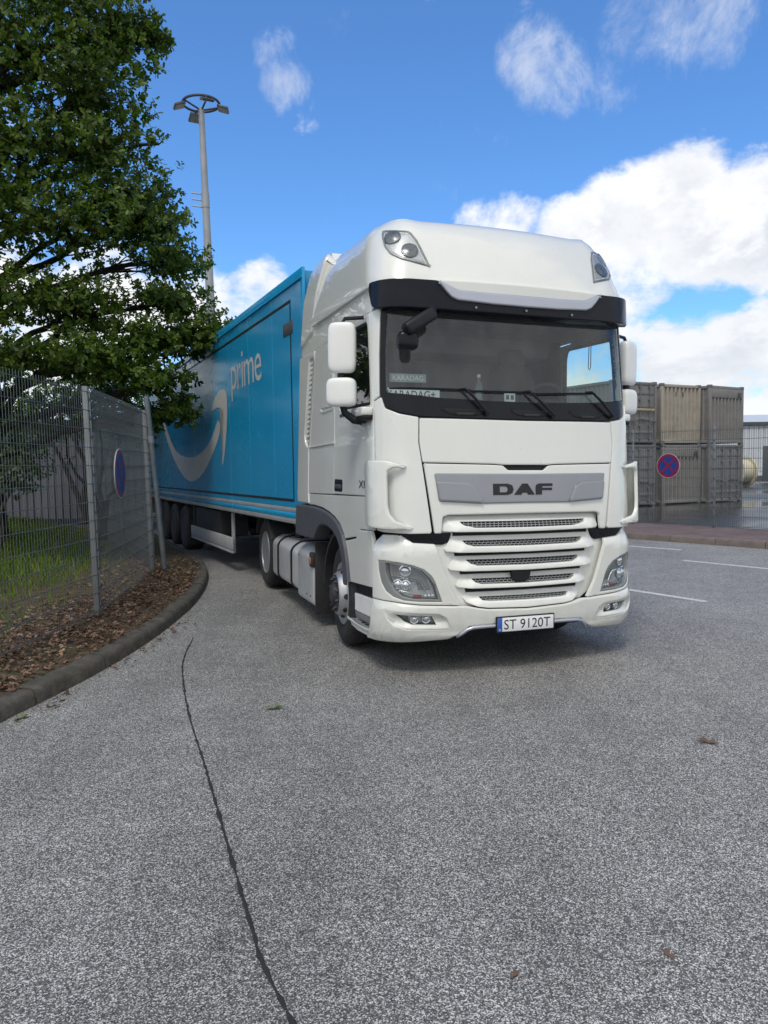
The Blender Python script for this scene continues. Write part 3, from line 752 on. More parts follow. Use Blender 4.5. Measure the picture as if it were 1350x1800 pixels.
boxo('plate_band', -.262, -.222, -.0585, -.054, .343, .457, 'plate_blue', pl, .001)
text_obj('plate_lettering', 'ST 9120T', 'print_black', pl, lambda u, v: (-.205+u, -.0585, .361+v), width=.435, height=.080)
pl.location.x = -.035; pl.location.y = .012
text_obj('plate_lettering', 'PL', 'plate_white', pl, lambda u, v: (-.252+u, -.0592, .352+v), width=.020, height=.016)
# --- bumper sides with step, sill, wheel-arch trim
ARCH_O = [(2.95,1.272),(2.25,1.282),(1.90,1.270),(1.64,1.240),(1.45,1.205),(1.28,1.150),(1.16,1.07),(1.08,.96),(1.02,.83),(.975,.66)]
ARCH_I = [(1.13,.64),(1.15,.75),(1.17,.85),(1.24,.955),(1.32,1.025),(1.45,1.078),(1.57,1.105),(1.72,1.12),(1.84,1.118),(1.95,1.10),(2.04,1.06),(2.12,.995),(2.18,.945),(2.6,.935),(2.99,.93)]
for sg, SF in ((-1, SL), (1, SR)):
    patch('bumper_side', [(.36,.70),(.965,.665),(1.01,.83),(1.07,.965),(1.12,1.02),(.80,1.07),(.705,1.148),(.40,1.166),(.36,1.1)], SF, 'truck_white', T, off=.004, edge=.008, step=.08)
    patch('sill_panel', [(.36,1.172),(.69,1.158),(.80,1.085),(1.13,1.04),(1.17,1.085),(1.29,1.165),(1.46,1.22),(1.65,1.256),(1.90,1.285),(2.25,1.297),(2.44,1.292),(2.44,1.405),(1.5,1.425),(.36,1.448)], SF, 'truck_white', T, off=.0, edge=.006, step=.1)
    patch('arch_trim', ARCH_O+ARCH_I, SF, 'grey_plastic', T, off=.030, depth=.16, edge=.014, step=.1)
    st = patch('entry_step', [(.37,.590),(1.09,.560),(1.09,.405),(.37,.425)], SF, 'grille_white', T, off=-.03, edge=.008)
    patch('step_riser', [(.37,.420),(1.09,.400),(1.09,.325),(.37,.345)], SF, 'lamp_frame', st, off=-.034, edge=.004)
    sx = lambda v: sg*v
    bm = bmesh.new(); box(bm, min(sx(1.0), sx(1.225)), max(sx(1.0), sx(1.225)), .40, 1.10, .315, .335, .006); bm_obj('step_tread', bm, 'lamp_frame', st)
    bm = bmesh.new()
    for iy in range(3):
        for ix in range(3): box(bm, min(sx(1.16+ix*.02), sx(1.17+ix*.02)), max(sx(1.16+ix*.02), sx(1.17+ix*.02)), .50+iy*.10, .56+iy*.10, .334, .340)
    bm_obj('tread_grip', bm, 'black_plastic', st)
    patch('bumper_return', [(.37,.345),(.55,.325),(.85,.315),(1.09,.335),(1.12,.30),(1.10,.265),(.85,.245),(.55,.255),(.37,.270)], SF, 'truck_white', T, off=.016, depth=.09, edge=.012, step=.06)
    patch('step_gap', [(.36,.71),(1.0,.68),(1.08,.55),(.36,.58)], SF, 'black_plastic', T, off=-.05, depth=.02)
    # --- doors and rear cab side
    win = fillet([(DF(2.245)+.055,2.245),(DF(2.6)+.05,2.60),(DF(2.9)+.055,2.895),(1.30,2.905),(1.34,2.80),(1.34,2.215),(.46,2.200)], .05)
    def doff(y, z): return .010*smoothstep(1.945, 1.925, z) - .004
    door = patch('door', fillet([(DF(1.45),1.452),(DF(1.7),1.7),(DF(1.9),1.9),(DF(2.25),2.25),(DF(2.60),2.60),(DF(2.955),2.955),(.9,2.950),(1.49,2.935),(1.495,1.9),(1.495,1.435)], .015), SF, 'truck_white', T, off=doff, edge=.007, holes=[win], step=.055)
    patch('window_seal', win, SF, 'black_plastic', door, off=-.010, depth=.03, holes=[inset(win, .028)], step=.1)
    patch('window_pane', inset(win, .02), SF, 'glass_side', door, off=-.018, depth=.004, edge=.001, step=.3)
    hd = patch('handle_recess', fillet([(1.195,1.462),(1.195,1.578),(1.455,1.580),(1.465,1.460)], .025), SF, 'black_plastic', door, off=.008, depth=.02, edge=.006)
    patch('handle', fillet([(1.23,1.49),(1.23,1.53),(1.42,1.53),(1.42,1.49)], .012), SF, 'grey_plastic', door, off=.018, depth=.02, edge=.008)
    patch('door_badge', [(1.17,2.155),(1.17,2.180),(1.32,2.178),(1.32,2.153)], SF, 'fitting_dark', door, off=.002, depth=.006, edge=.002)
    if sg < 0:
        text_obj('badge_lettering', 'XF', 'print_black', door, lambda u, v: (-(interp(WF, 1.55)+.010), .70-u, 1.515+v), width=.20, height=.062)
        text_obj('badge_lettering', '480', 'print_black', door, lambda u, v: (-(interp(WF, 2.1)+.002), .66-u, 2.055+v), width=.11, height=.028)
    patch('cab_side', fillet([(1.505,1.432),(1.505,2.928),(2.235,2.895),(2.30,2.55),(2.46,1.88),(2.475,1.412)], .012), SF, 'truck_white', T, off=lambda y, z: .006*smoothstep(1.92,1.90,z)-.004, edge=.006, step=.1)
    iw = fillet([(1.55,2.235),(1.55,2.85),(1.93,2.83),(2.02,2.225)], .06)
    patch('side_moulding', iw, SF, 'truck_white', T, off=.004, depth=.012, edge=.008, holes=[inset(iw, .03)], step=.1)
    patch('locker_line', [(1.49,1.915),(2.45,1.895),(2.45,1.905),(1.49,1.930)], SF, 'truck_white', T, off=.008, depth=.012, edge=.003)
    # --- rear side fairing with louvres
    lou = [(2.265,2.84),(2.475,1.935),(2.52,1.905),(2.63,1.955),(2.665,2.03),(2.45,2.835)]
    patch('side_fairing', fillet([(2.245,2.895),(2.48,1.86),(2.485,1.408),(2.46,1.30),(2.96,1.30),(2.985,1.395),(2.88,2.90)], .015), SF, 'truck_white', T, off=.006, depth=.06, edge=.010, holes=[fillet(lou, .03)], step=.1)
    lv = patch('louvre_panel', lou, SF, 'black_plastic', T, off=-.035, depth=.01)
    for q in range(17):
        t = (q+.5)/17; z = 1.955+.865*t; y0 = interp([(1.9,2.50),(1.955,2.475),(2.84,2.27)], z)+.012; y1 = interp([(1.93,2.57),(2.03,2.655),(2.84,2.45)], z)-.012
        patch('louvre_slat', [(y0, z-.006), (y1, z-.026), (y1, z-.004), (y0, z+.016)], SF, 'grille_white', lv, off=-.004, depth=.022, edge=.003, step=1)
    # --- band above the door
    patch('cantrail', [(DF(2.96),2.965),(.9,2.960),(1.5,2.945),(2.235,2.910),(2.88,2.915),(2.86,3.02),(2.80,3.17),(.47,3.185),(.42,3.06)], SF, 'truck_white', T, off=-.016, edge=.008, step=.1)
    patch('upper_fairing', fillet([(2.36,3.10),(2.85,3.00),(2.78,3.50),(2.70,3.74),(2.62,3.90),(2.56,3.945),(2.20,3.905),(2.12,3.84),(2.22,3.5)], .05), lambda y, z, sg=sg: (sg*interp([(3.0,1.235),(3.5,1.21),(3.8,1.15),(3.95,1.06)], z), y, z), 'truck_white', T, off=.0, depth=.12, edge=.03, step=.08)
    # A-pillar
    patch('pillar', [(sg*a, z) for a, z in ((1.241,2.265),(1.317,2.228),(1.317,2.60),(1.317,2.960),(1.190,2.985),(1.208,2.86),(1.228,2.60))], GL , 'truck_white', T, off=.0, edge=.006, step=.06)
# upper rear roof deflector bridging both sides
bm = bmesh.new(); prism(bm, [(2.14,3.80),(2.22,3.905),(2.58,3.945),(2.68,3.86),(2.76,3.6),(2.4,3.6)], lambda a, b_, d: (d, a, b_), -1.04, 1.04); bm_obj('roof_deflector', bm, 'truck_white', T)
# --- windscreen
WSO = [(0,2.995),(-1.182,2.990),(-1.200,2.87),(-1.220,2.60),(-1.234,2.272),(-1.200,2.178),(-1.076,2.126),(-.906,2.094),(-.45,2.084),(0,2.080)]
WSG = [(0,2.965),(-1.135,2.960),(-1.152,2.80),(-1.168,2.62),(-1.176,2.310),(-1.160,2.290),(-.75,2.252),(-.35,2.235),(0,2.230)]
ws = patch('windscreen', fillet(sym(WSO), .02), GL, 'black_gloss', T, off=0, depth=.03, edge=.006, holes=[fillet(sym(WSG), .02)], step=.08)
patch('pane', inset(sym(WSG), -.004), GL, 'glass_screen', ws, off=-.006, depth=.004, edge=.001, step=.12)
for c in (-.52, .08, .66):
    g = patch('cowl_recess', fillet([(c-.20,2.165),(c+.20,2.165),(c+.15,2.118),(c+.10,2.108),(c-.10,2.108),(c-.16,2.122)], .02), GL, 'black_plastic', T, off=.006, depth=.02, edge=.01)
    patch('grab_recess', fillet([(c-.09,2.13),(c+.09,2.13),(c+.07,2.112),(c-.07,2.112)], .01), GL, 'chassis_dark', g, off=.014, depth=.012, edge=.004)
def gp(s, z, d):
    p = Vector(GL(s, z)); t = (Vector(GL(s+.001, z))-p).normalized(); u_ = (Vector(GL(s, z+.001))-p).normalized(); n = t.cross(u_).normalized()
    return p+n*d
for (b0, b1, pv_) in (((-1.135,2.318),(-.47,2.312),(-.345,2.135)), ((-.50,2.304),(.10,2.306),(.275,2.123)), ((.09,2.296),(.745,2.326),(.925,2.140))):
    wp = empty('wiper', parent=T)
    bm = bmesh.new(); tube(bm, [gp(b0[0]+(b1[0]-b0[0])*t/8, b0[1]+(b1[1]-b0[1])*t/8, .022) for t in range(9)], [.006]+[.010]*7+[.006], 6); bm_obj('blade', bm, 'black_plastic', wp)
    e = (b1[0]-.06, b1[1]+.004)
    bm = bmesh.new(); tube(bm, [gp(e[0]-.06, e[1], .034), gp(e[0], e[1]+.004, .045), gp((e[0]*.5+pv_[0]*.5), e[1]*.5+pv_[1]*.5+.004, .05), gp(*pv_, .035), gp(pv_[0]+.006, pv_[1]-.012, .01)], [.007,.010,.012,.016,.020], 8); bm_obj('arm', bm, 'black_plastic', wp)
# --- sun visor, silver strip, roof
patch('sun_visor', fillet(sym([(0,3.060),(-.60,3.066),(-.69,3.130),(-.76,3.178),(-1.12,3.188),(-1.39,3.196),(-1.405,3.15),(-1.33,3.0),(-1.28,2.965),(-1.0,2.955),(-.5,2.940),(0,2.935)]), .02), VS, 'visor_dark', T, off=lambda s, z: .026-.20*(z-2.95)*.2, depth=.22, edge=.008, step=.07)
patch('visor_strip', fillet(sym([(0,3.092),(-.34,3.094),(-.585,3.104),(-.655,3.130),(-.735,3.165),(-.760,3.160),(-.70,3.090),(-.655,3.045),(-.60,3.022),(-.30,3.004),(0,3.000)]), .015), VS, 'chrome_satin', T, off=.046, depth=.04, edge=.010, step=.05, smooth=60)
for s_ in (-.45, 0, .45):
    p = Vector(VS(s_, 2.972)); mt_ = Matrix.Translation(p+Vector((0, -.036, 0))); latheo('visor_bolt', [(-.006,.010),(0,.008),(.002,0)], 'lamp_frame', T, 8, 'Y', mt_)
patch('roof_fascia', sym([(0,3.185),(-.80,3.185),(-.72,3.05),(0,3.04)]), VS, 'truck_white', T, off=.0, depth=.05, step=.1)
zs = [r_[0] for r_ in ROOF]; zs = sorted(set(zs + [3.255,3.375,3.525,3.645,3.72,3.77,3.805,3.83])); vs, fs = [], []; NS = 120
for z in zs:
    yf, w, r_ = [interp([(q[0], q[k]) for q in ROOF], z) for k in (1, 2, 3)]
    q = (w-r_)/(BR-r_); p1 = math.asin(q); SCc = BR*p1+r_*(math.pi/2-p1); cy = yf+BR*(1-math.cos(p1))+r_*math.cos(p1)
    smax = SCc+2.55-cy
    # dense sampling across front and corners
    ss_ = [-smax+(smax-SCc)*i/14 for i in range(14)]+[-SCc+(2*SCc)*i/72 for i in range(73)]+[SCc+(smax-SCc)*(i+1)/14 for i in range(14)]
    for s_ in ss_:
        p = Vector(S(s_, z, yf, w, r_))
        k = smoothstep(3.55, 3.78, z); p.z += .035*k*math.exp(-((abs(p.x)-.90)/.11)**2)*math.exp(-((p.y-.75)/.55)**2)
        p.z += .05*smoothstep(.8, 2.4, p.y)*k
        vs.append(tuple(p))
    NS = len(ss_)
for j in range(len(zs)-1):
    for i in range(NS-1): a = j*NS+i; fs.append((a, a+1, a+NS+1, a+NS))
    fs.append((j*NS+NS-1, j*NS, (j+1)*NS, (j+1)*NS+NS-1))
fs.append(tuple(range((len(zs)-1)*NS, len(zs)*NS)))
rf = py_obj('roof', vs, fs, 'truck_white', T, 50)
# lip under the roof edge
LIP = [3.150, 3.165]
bm = bmesh.new(); top = []; bot = []
for i in range(NS):
    v = Vector(vs[i]); top.append(bm.verts.new(v)); c = Vector((v.x*.955, v.y+(.05 if v.y < 2.4 else -.05), 3.150)); bot.append(bm.verts.new(c))
for i in range(NS-1): bm.faces.new((top[i], top[i+1], bot[i+1], bot[i]))
bm_obj('roof_lip', bm, 'truck_white', rf)
for sg in (-1, 1):
    mm = lambda pl: [(sg*-a, z) for a, z in pl]
    RL = [(-1.118,3.668),(-.885,3.632),(-.84,3.545),(-.778,3.302),(-.88,3.330),(-1.008,3.366),(-1.09,3.42),(-1.128,3.50),(-1.135,3.60)]
    rl = patch('roof_light', fillet(mm(RL), .02), RS, 'lamp_frame', T, off=.010, depth=.02, edge=.008, holes=[fillet(mm(inset(RL, .018)), .02)], step=.05)
    patch('bowl', mm(inset(RL, .028)), RS, 'lamp_bowl', rl, off=.004, depth=.006, edge=.002, step=.06)
    for (s_, z_) in ((1.04,3.575), (.925,3.445)):
        p = Vector(RS(sg*s_, z_)); t = (Vector(RS(sg*s_+.001, z_))-p).normalized(); u_ = (Vector(RS(sg*s_, z_+.001))-p).normalized(); n = t.cross(u_).normalized()
        mt_ = Matrix.Translation(p+n*.004) @ n.to_track_quat('X', 'Z').to_matrix().to_4x4()
        latheo('spot', [(0,.072),(.010,.070),(.011,.062),(.006,.055),(.010,.03),(.016,0)], 'lamp_dark', rl, 22, 'X', mt_)
    patch('lens', fillet(mm(inset(RL, .026)), .02), RS, 'glass_lamp', rl, off=.018, depth=.012, edge=.006, step=.05)
# --- mirrors
def rounded(name, cx, cy, cz, hx, hy, hz, m, parent, e1=.45, e2=.35, tw=0.0, n=28, k=18):
    vs, fs = [], []
    f = lambda w_, m_: math.copysign(abs(w_)**m_, w_)
    for j in range(k+1):
        v = -math.pi/2+math.pi*j/k
        for i in range(n):
            u = 2*math.pi*i/n
            p = Vector((hx*f(math.cos(v), e1)*f(math.cos(u), e2), hy*f(math.cos(v), e1)*f(math.sin(u), e2), hz*f(math.sin(v), e1)))
            p = Matrix.Rotation(tw, 3, 'Z') @ p; vs.append((p.x+cx, p.y+cy, p.z+cz))
    for j in range(k):
        for i in range(n): fs.append((j*n+i, j*n+(i+1) % n, (j+1)*n+(i+1) % n, (j+1)*n+i))
    return py_obj(name, vs, fs, m, parent, 60)
for sg in (-1, 1):
    mx = sg*1.42; my = .60; tw = sg*.50
    mr = empty('door_mirror', parent=T)
    rounded('main_housing', mx, my, 2.675, .118, .058, .208, 'mirror_white', mr, .35, .55, tw)
    rounded('wide_housing', mx+sg*.006, my, 2.31, .128, .060, .120, 'mirror_white', mr, .45, .55, tw)
    bm = bmesh.new(); tube(bm, [(mx+sg*.0, my+.02, 2.22), (mx-sg*.03, my+.02, 2.14), (mx-sg*.10, my-.0, 2.085), (sg*1.25, my-.02, 2.075)], [.026,.030,.034,.036], 10); bm_obj('mirror_arm', bm, 'black_plastic', mr)
    bm = bmesh.new(); tube(bm, [(mx, my+.02, 2.50), (mx, my+.02, 2.40)], .035, 8); bm_obj('mirror_link', bm, 'black_plastic', mr)
    bm = bmesh.new(); tube(bm, [(mx, my+.02, 2.86), (mx-sg*.03, my+.02, 2.92), (sg*1.24, my-.03, 2.93)], .016, 8); bm_obj('mirror_arm', bm, 'black_plastic', mr)
    rounded('arm_cover', sg*1.262, .56, 2.145, .055, .17, .042, 'truck_white', mr, .4, .35)
    rounded('arm_foot', sg*1.260, .56, 2.100, .052, .165, .026, 'black_plastic', mr, .4, .35)
    for nm_, zc, hz, hx in (('mirror_glass', 2.675, .185, .098), ('mirror_glass', 2.31, .10, .108)):
        rounded(nm_, mx-sg*.03, my+.052, zc, hx, .008, hz, 'chrome', mr, .3, .4, tw)
fm = empty('kerb_mirror', parent=T)
bm = bmesh.new(); box(bm, -.16, .16, -.05, .05, -.052, .052, .03, 3, Matrix.Translation((-.95, .06, 2.825)) @ Matrix.Rotation(R(-32), 4, 'Y') @ Matrix.Rotation(R(10), 4, 'Z')); bm_obj('arm_housing', bm, 'black_plastic', fm)
bm = bmesh.new(); tube(bm, [(-.87, .07, 2.87), (-.80, .14, 2.945)], .035, 8); bm_obj('bracket', bm, 'black_plastic', fm)
rounded('mirror_head', -1.045, .075, 2.672, .085, .055, .075, 'black_gloss', fm, .6, .6)
# --- cab interior
it = empty('cab_interior', parent=T)
bm = bmesh.new(); prism(bm, [(.36,2.205),(.62,2.27),(.95,2.25),(1.05,2.05),(1.05,1.7),(.30,1.9)], lambda a, b_, d: (d, a, b_), -1.13, 1.13); bm_obj('dashboard', bm, 'interior_grey', it)
boxo('rear_curtain', -1.12, 1.12, 2.05, 2.10, 2.0, 3.02, 'curtain_grey', it, .01)
boxo('header_shelf', -1.15, 1.15, .42, 1.0, 2.90, 3.01, 'interior_dark', it, .02)
boxo('overhead_locker', -1.12, 1.12, 1.5, 2.06, 2.82, 3.01, 'interior_grey', it, .03)
for sg in (-1, 1):
    s_ = empty('seat', parent=T)
    rounded('backrest', sg*.62, 1.42, 2.32, .25, .10, .40, 'interior_dark', s_, .4, .5)
    rounded('headrest', sg*.62, 1.42, 2.78, .14, .06, .10, 'interior_dark', s_, .5, .5)
    rounded('cushion', sg*.62, 1.15, 1.98, .25, .28, .09, 'interior_dark', s_, .4, .4)
bm = bmesh.new(); mt_ = Matrix.Translation((.62, .88, 2.32)) @ Matrix.Rotation(R(-40), 4, 'X')
pts = [mt_ @ Vector((.22*math.cos(t*2*math.pi/24), 0*0+.22*math.sin(t*2*math.pi/24), 0)) for t in range(25)]; tube(bm, pts, .016, 8, cap=False)
tube(bm, [mt_ @ Vector((-.21,0,0)), mt_ @ Vector((.21,0,0))], .02, 6); tube(bm, [mt_ @ Vector((0,0,0)), mt_ @ Vector((0,-.05,-.25))], .03, 6); bm_obj('steering_wheel', bm, 'interior_dark', it)
# --- chassis, tank, flaps
bm = bmesh.new()
for sg in (-1, 1): box(bm, min(sg*.38, sg*.46), max(sg*.38, sg*.46), .6, 6.1, .72, .98, .01)
for y in (2.6, 3.4, 4.2, 5.1, 5.9): box(bm, -.4, .4, y-.06, y+.06, .76, .94, .01)
bm_obj('chassis', bm, 'chassis_dark', T)
bm = bmesh.new(); lathe(bm, [(1.00,.0),(1.00,.48),(1.06,.50),(1.08,.46),(1.08,0)], 24, 'Z', Matrix.Translation((0, 4.6, 0)) @ Matrix.Diagonal((1, 1.1, 1, 1))); bm_obj('fifth_wheel', bm, 'chassis_dark', T)
tank_p = fillet([(-.20,.24),(-1.16,.24),(-1.215,.30),(-1.215,.72),(-1.10,.80),(-.20,.80)], .06, 5)
for sg in (-1, 1):
    tk = prismo('fuel_tank', tank_p, lambda a, b_, d, sg=sg: (-sg*a if sg > 0 else a, d, b_), 3.08, 4.55, 'tank_alu', T, .02)
    for y in (3.42, 4.18):
        o_ = inset(tank_p, -.012); prismo('strap', o_, lambda a, b_, d, sg=sg: (-sg*a if sg > 0 else a, d, b_), y-.03, y+.03, 'black_plastic', tk)
    latheo('filler_cap', [(0,.06),(.05,.06),(.055,.05),(.055,0)], 'black_plastic', tk, 16, 'Z', Matrix.Translation((sg*1.0, 3.9, .79)))
    bm = bmesh.new(); tube(bm, [(sg*1.0, 3.9, .85), (sg*1.06, 3.98, .86), (sg*1.08, 4.1, .80)], .014, 6); bm_obj('hose', bm, 'black_plastic', tk)
    eb = fillet([(-.3,.20),(-1.20,.20),(-1.228,.24),(-1.228,.74),(-1.12,.83),(-.3,.83)], .05, 4)
    eq = prismo('equipment_box', eb, lambda a, b_, d, sg=sg: (-sg*a if sg > 0 else a, d, b_), 2.36, 3.05, 'tank_alu', T, .015)
    for (y, z) in ((2.45,.30),(2.62,.30),(2.98,.70)):
        latheo('bolt', [(0,.012),(.008,.010),(.008,0)], 'fitting_dark', eq, 8, 'X', Matrix.Translation((sg*1.228, y, z)) @ Matrix.Scale(sg, 4, (1,0,0)))
    bm = bmesh.new(); box(bm, min(sg*1.19, sg*1.25), max(sg*1.19, sg*1.25), 2.34, 2.44, .62, .78, .015); lp = bm_obj('marker_lamp', bm, 'chassis_dark', T)
    bm = bmesh.new(); box(bm, min(sg*1.235, sg*1.258), max(sg*1.235, sg*1.258), 2.36, 2.43, .66, .73, .01); bm_obj('lens', bm, 'amber', lp)
    bm = bmesh.new(); box(bm, min(sg*.86, sg*1.225), max(sg*.86, sg*1.225), 2.26, 2.285, .13, .90, .008); bm_obj('mud_flap', bm, 'rubber', T)
    # rear mudguards
    bm = bmesh.new(); prism(bm, [(5.2+.60*math.cos(R(a)), .52+.60*math.sin(R(a))) for a in range(20, 161, 10)]+[(5.2+.57*math.cos(R(a)), .52+.57*math.sin(R(a))) for a in range(160, 19, -10)], lambda a, b_, d: (d, a, b_), sg*.62, sg*1.22); bm_obj('mudguard', bm, 'chassis_dark', T)
    # inner wheel arch liner
    bm = bmesh.new(); prism(bm, [(1.40+.66*math.cos(R(a)), .50+.60*math.sin(R(a))) for a in range(0, 181, 10)]+[(1.40+.63*math.cos(R(a)), .50+.57*math.sin(R(a))) for a in range(180, -1, -10)], lambda a, b_, d: (d, a, b_), sg*.75, sg*1.19); bm_obj('arch_liner', bm, 'chassis_dark', T)
# --- wheels
def wheel(name, parent, x, y, zc, sg, rad, width, kind, steer=0.0, rim_m='rim_steel'):
    """outer face looks along sg*x; kind 'front' (domed hub) or 'rear' (dished)"""
    w = empty(name, (x, y, zc), (0, 0, steer), parent=parent); f = lambda pr: [(sg*a, r_) for a, r_ in pr]; h = width/2; rr = .295
    latheo('tyre', f([(-h+.02,rr),(-h,.36),(-h,rad-.06),(-h+.03,rad-.015),(-h+.06,rad),(h-.06,rad),(h-.03,rad-.015),(h,rad-.06),(h+.004,.36),(h-.02,rr)]), 'rubber', w, 48)
    bm = bmesh.new()
    for k in range(4):
        a = -h+.075+(width-.15)*k/3
        lathe(bm, f([(a-.006,rad+.001),(a-.006,rad+.003),(a+.006,rad+.003),(a+.006,rad+.001)]), 48)
    bm_obj('tread_groove', bm, 'chassis_dark', w)
    if kind == 'front':
        rm = latheo('rim', f([(h-.015,rr+.002),(h-.005,rr-.005),(h-.012,rr-.022),(h-.045,rr-.035),(h-.05,.235),(h+.035,.205),(h+.055,.190),(h+.055,.0)]), 'rim_steel', w, 48)
        for k in range(10):
            t = 2*math.pi*k/10; p = Vector((sg*(h-.006), .222*math.cos(t), .222*math.sin(t)))
            n = Vector((sg*.35, math.cos(t), math.sin(t))).normalized()
            latheo('vent_hole', [(-.01,.026),(.010,.026),(.010,0)], 'chassis_dark', w, 10, 'X', Matrix.Translation(p) @ n.to_track_quat('X', 'Z').to_matrix().to_4x4())
        latheo('hub', f([(h+.05,.182),(h+.060,.178),(h+.064,.12),(h+.060,.105),(h+.085,.095),(h+.10,.07),(h+.10,0)]), 'rim_dark', w, 32)
        rn, xn = .150, h+.062
    else:
        rm = latheo('rim', f([(h-.015,rr+.002),(h-.005,rr-.005),(h-.012,rr-.022),(h-.06,rr-.035),(h-.20,.245),(h-.215,.20),(h-.20,.10),(h-.20,0)]), rim_m, w, 48)
        latheo('hub', f([(h-.20,.12),(h-.06,.11),(h-.04,.09),(h-.04,0)]), 'rim_dark', w, 24)
        rn, xn = .168, h-.205
    me = None
    for k in range(10):
        t = 2*math.pi*(k+.5)/10; mt_ = Matrix.Translation((sg*xn, rn*math.cos(t), rn*math.sin(t)))
        if me is None:
            o_ = latheo('wheel_nut', f([(0,.017),(.022,.016),(.026,.010),(.026,0)]), 'rim_steel' if kind == 'rear' else 'rim_dark', w, 6); me = o_.data
        else: o_ = link(bpy.data.objects.new('wheel_nut', me), w)
        o_.matrix_basis = mt_
    return w
for sg in (-1, 1):
    wheel('wheel', T, sg*1.03, 1.40, .49, sg, .49, .33, 'front', R(-5))
    wheel('wheel', T, sg*1.05, 5.2, .49, sg, .49, .29, 'rear')
    wheel('wheel', T, sg*.72, 5.2, .49, sg, .49, .29, 'rear')
bm = bmesh.new(); tube(bm, [(-.9,1.40,.49),(.9,1.40,.49)], .07, 8); tube(bm, [(-.9,5.2,.49),(.9,5.2,.49)], .10, 8); bm_obj('axle', bm, 'chassis_dark', T)

# ================================================================== box trailer
TYAW = R(24.6)
trailer = empty('box_trailer', (.269, 9.21, 0), (R(-.35), 0, TYAW), 'long blue box semi-trailer with grey smile print coupled behind the truck', 'trailer')
L_, HW, ZB, ZT = 13.4, 1.25, 1.10, 3.955
Q = trailer
SP = lambda a, z, d=0.0: (-(HW+d), a, z)
boxo('box_body', -HW+.012, HW-.012, .03, L_-.03, ZB, ZT-.03, 'trailer_blue', Q)
# side wall skin: full-height panels with slightly proud joints
npan = 11
for k in range(npan):
    a0 = .06+(L_-.12)*k/npan; a1 = .06+(L_-.12)*(k+1)/npan
    for sg in (-1, 1):
        boxo('side_panel', min(sg*(HW-.014), sg*HW), max(sg*(HW-.014), sg*HW), a0+.002, a1-.002, 1.225, ZT-.11, 'trailer_blue', Q, .003, 1)
for sg in (-1, 1):
    bx_ = lambda nm, d, y0, y1, z0, z1, m, bev=.006: boxo(nm, min(sg*(HW-.02), sg*(HW+d)), max(sg*(HW-.02), sg*(HW+d)), y0, y1, z0, z1, m, Q, bev)
    bx_('top_rail', .016, .0, L_, ZT-.105, ZT, 'trailer_blue'); bx_('rail_bead', .024, .0, L_, ZT-.118, ZT-.100, 'trailer_blue', .003)
    bx_('bottom_rail', .012, .0, L_, 1.168, 1.222, 'trailer_alu'); bx_('bottom_rail', .020, .0, L_, 1.10, 1.166, 'trailer_blue'); bx_('bottom_rail', .012, .0, L_, 1.03, 1.098, 'trailer_alu')
    bx_('corner_post', .014, -.01, .055, 1.03, ZT, 'trailer_blue'); bx_('corner_post', .014, L_-.055, L_+.01, 1.03, ZT, 'trailer_blue')
def decal(name, poly, m, d=.004):
    bm = bmesh.new(); A = [bm.verts.new(SP(a, z, d)) for a, z in poly]; bm.faces.new(A); bmesh.ops.triangulate(bm, faces=bm.faces)
    return bm_obj(name, bm, m, Q, None)
# black outline printed on the wall: four strips
for (a0, a1, z0, z1) in ((.48,12.95,3.655,3.690), (.48,12.95,1.295,1.328), (.48,.512,1.33,3.652), (12.915,12.95,1.33,3.652)):
    decal('outline_strip', [(a0,z0),(a1,z0),(a1,z1),(a0,z1)], 'print_black', .0035)
pp = boxo('marker_patch', -HW-.010, -HW+.004, .40, .77, 3.29, 3.44, 'grey_plastic', Q, .004)
bm = bmesh.new()
for k in range(9): box(bm, -HW-.016, -HW-.008, .42+k*.038, .438+k*.038, 3.31, 3.42, .003)
bm_obj('patch_rib', bm, 'fitting_dark', pp)
SM1 = [(4.20,3.005),(4.0,2.998),(3.86,2.94),(3.815,2.82),(3.815,2.66),(3.835,2.53),(3.88,2.38),(3.945,2.23),(4.03,2.05),(4.12,1.90),(4.22,1.785),(4.27,1.79),(4.275,1.87),(4.235,1.98),(4.185,2.13),(4.14,2.30),(4.105,2.48),(4.09,2.60),(4.13,2.66),(4.24,2.70),(4.40,2.73),(4.56,2.740),(4.75,2.730),(4.97,2.712),(4.96,2.77),(4.85,2.85),(4.68,2.93),(4.43,2.99)]
SM2 = [(4.50,2.535),(4.37,2.47),(4.345,2.40),(4.42,2.29),(4.58,2.18),(4.80,2.065),(5.08,1.935),(5.40,1.80),(5.75,1.68),(6.18,1.57),(6.60,1.505),(7.0,1.485),(7.40,1.505),(7.75,1.56),(8.15,1.66),(8.56,1.79),(9.0,1.96),(9.40,2.14),(9.82,2.37),(10.2,2.62),(10.5,2.88),(10.6,3.03),(10.45,3.06),(10.2,2.86),(9.8,2.60),(9.3,2.35),(8.72,2.13),(8.2,2.04),(7.70,1.985),(7.15,1.955),(6.60,1.962),(6.05,2.01),(5.62,2.085),(5.3,2.165),(5.02,2.262),(4.80,2.37),(4.66,2.46)]
decal('smile_arrow', SM1, 'trailer_print', .0045); decal('smile_curve', SM2, 'trailer_print', .0045)
# lettering: each letter its own piece
lx = 3.50
for ch, wid, ht, dz in (('p',.345,.52,-.155), ('r',.215,.365,0), ('i',.085,.52,0), ('m',.545,.365,0), ('e',.345,.375,-.008)):
    ox = lx; text_obj('letter', ch, 'trailer_print', Q, lambda u, v, ox=ox, dz=dz: (-(HW+.0045), ox-u, 2.905+dz+v), width=wid, height=ht); lx -= wid+.045
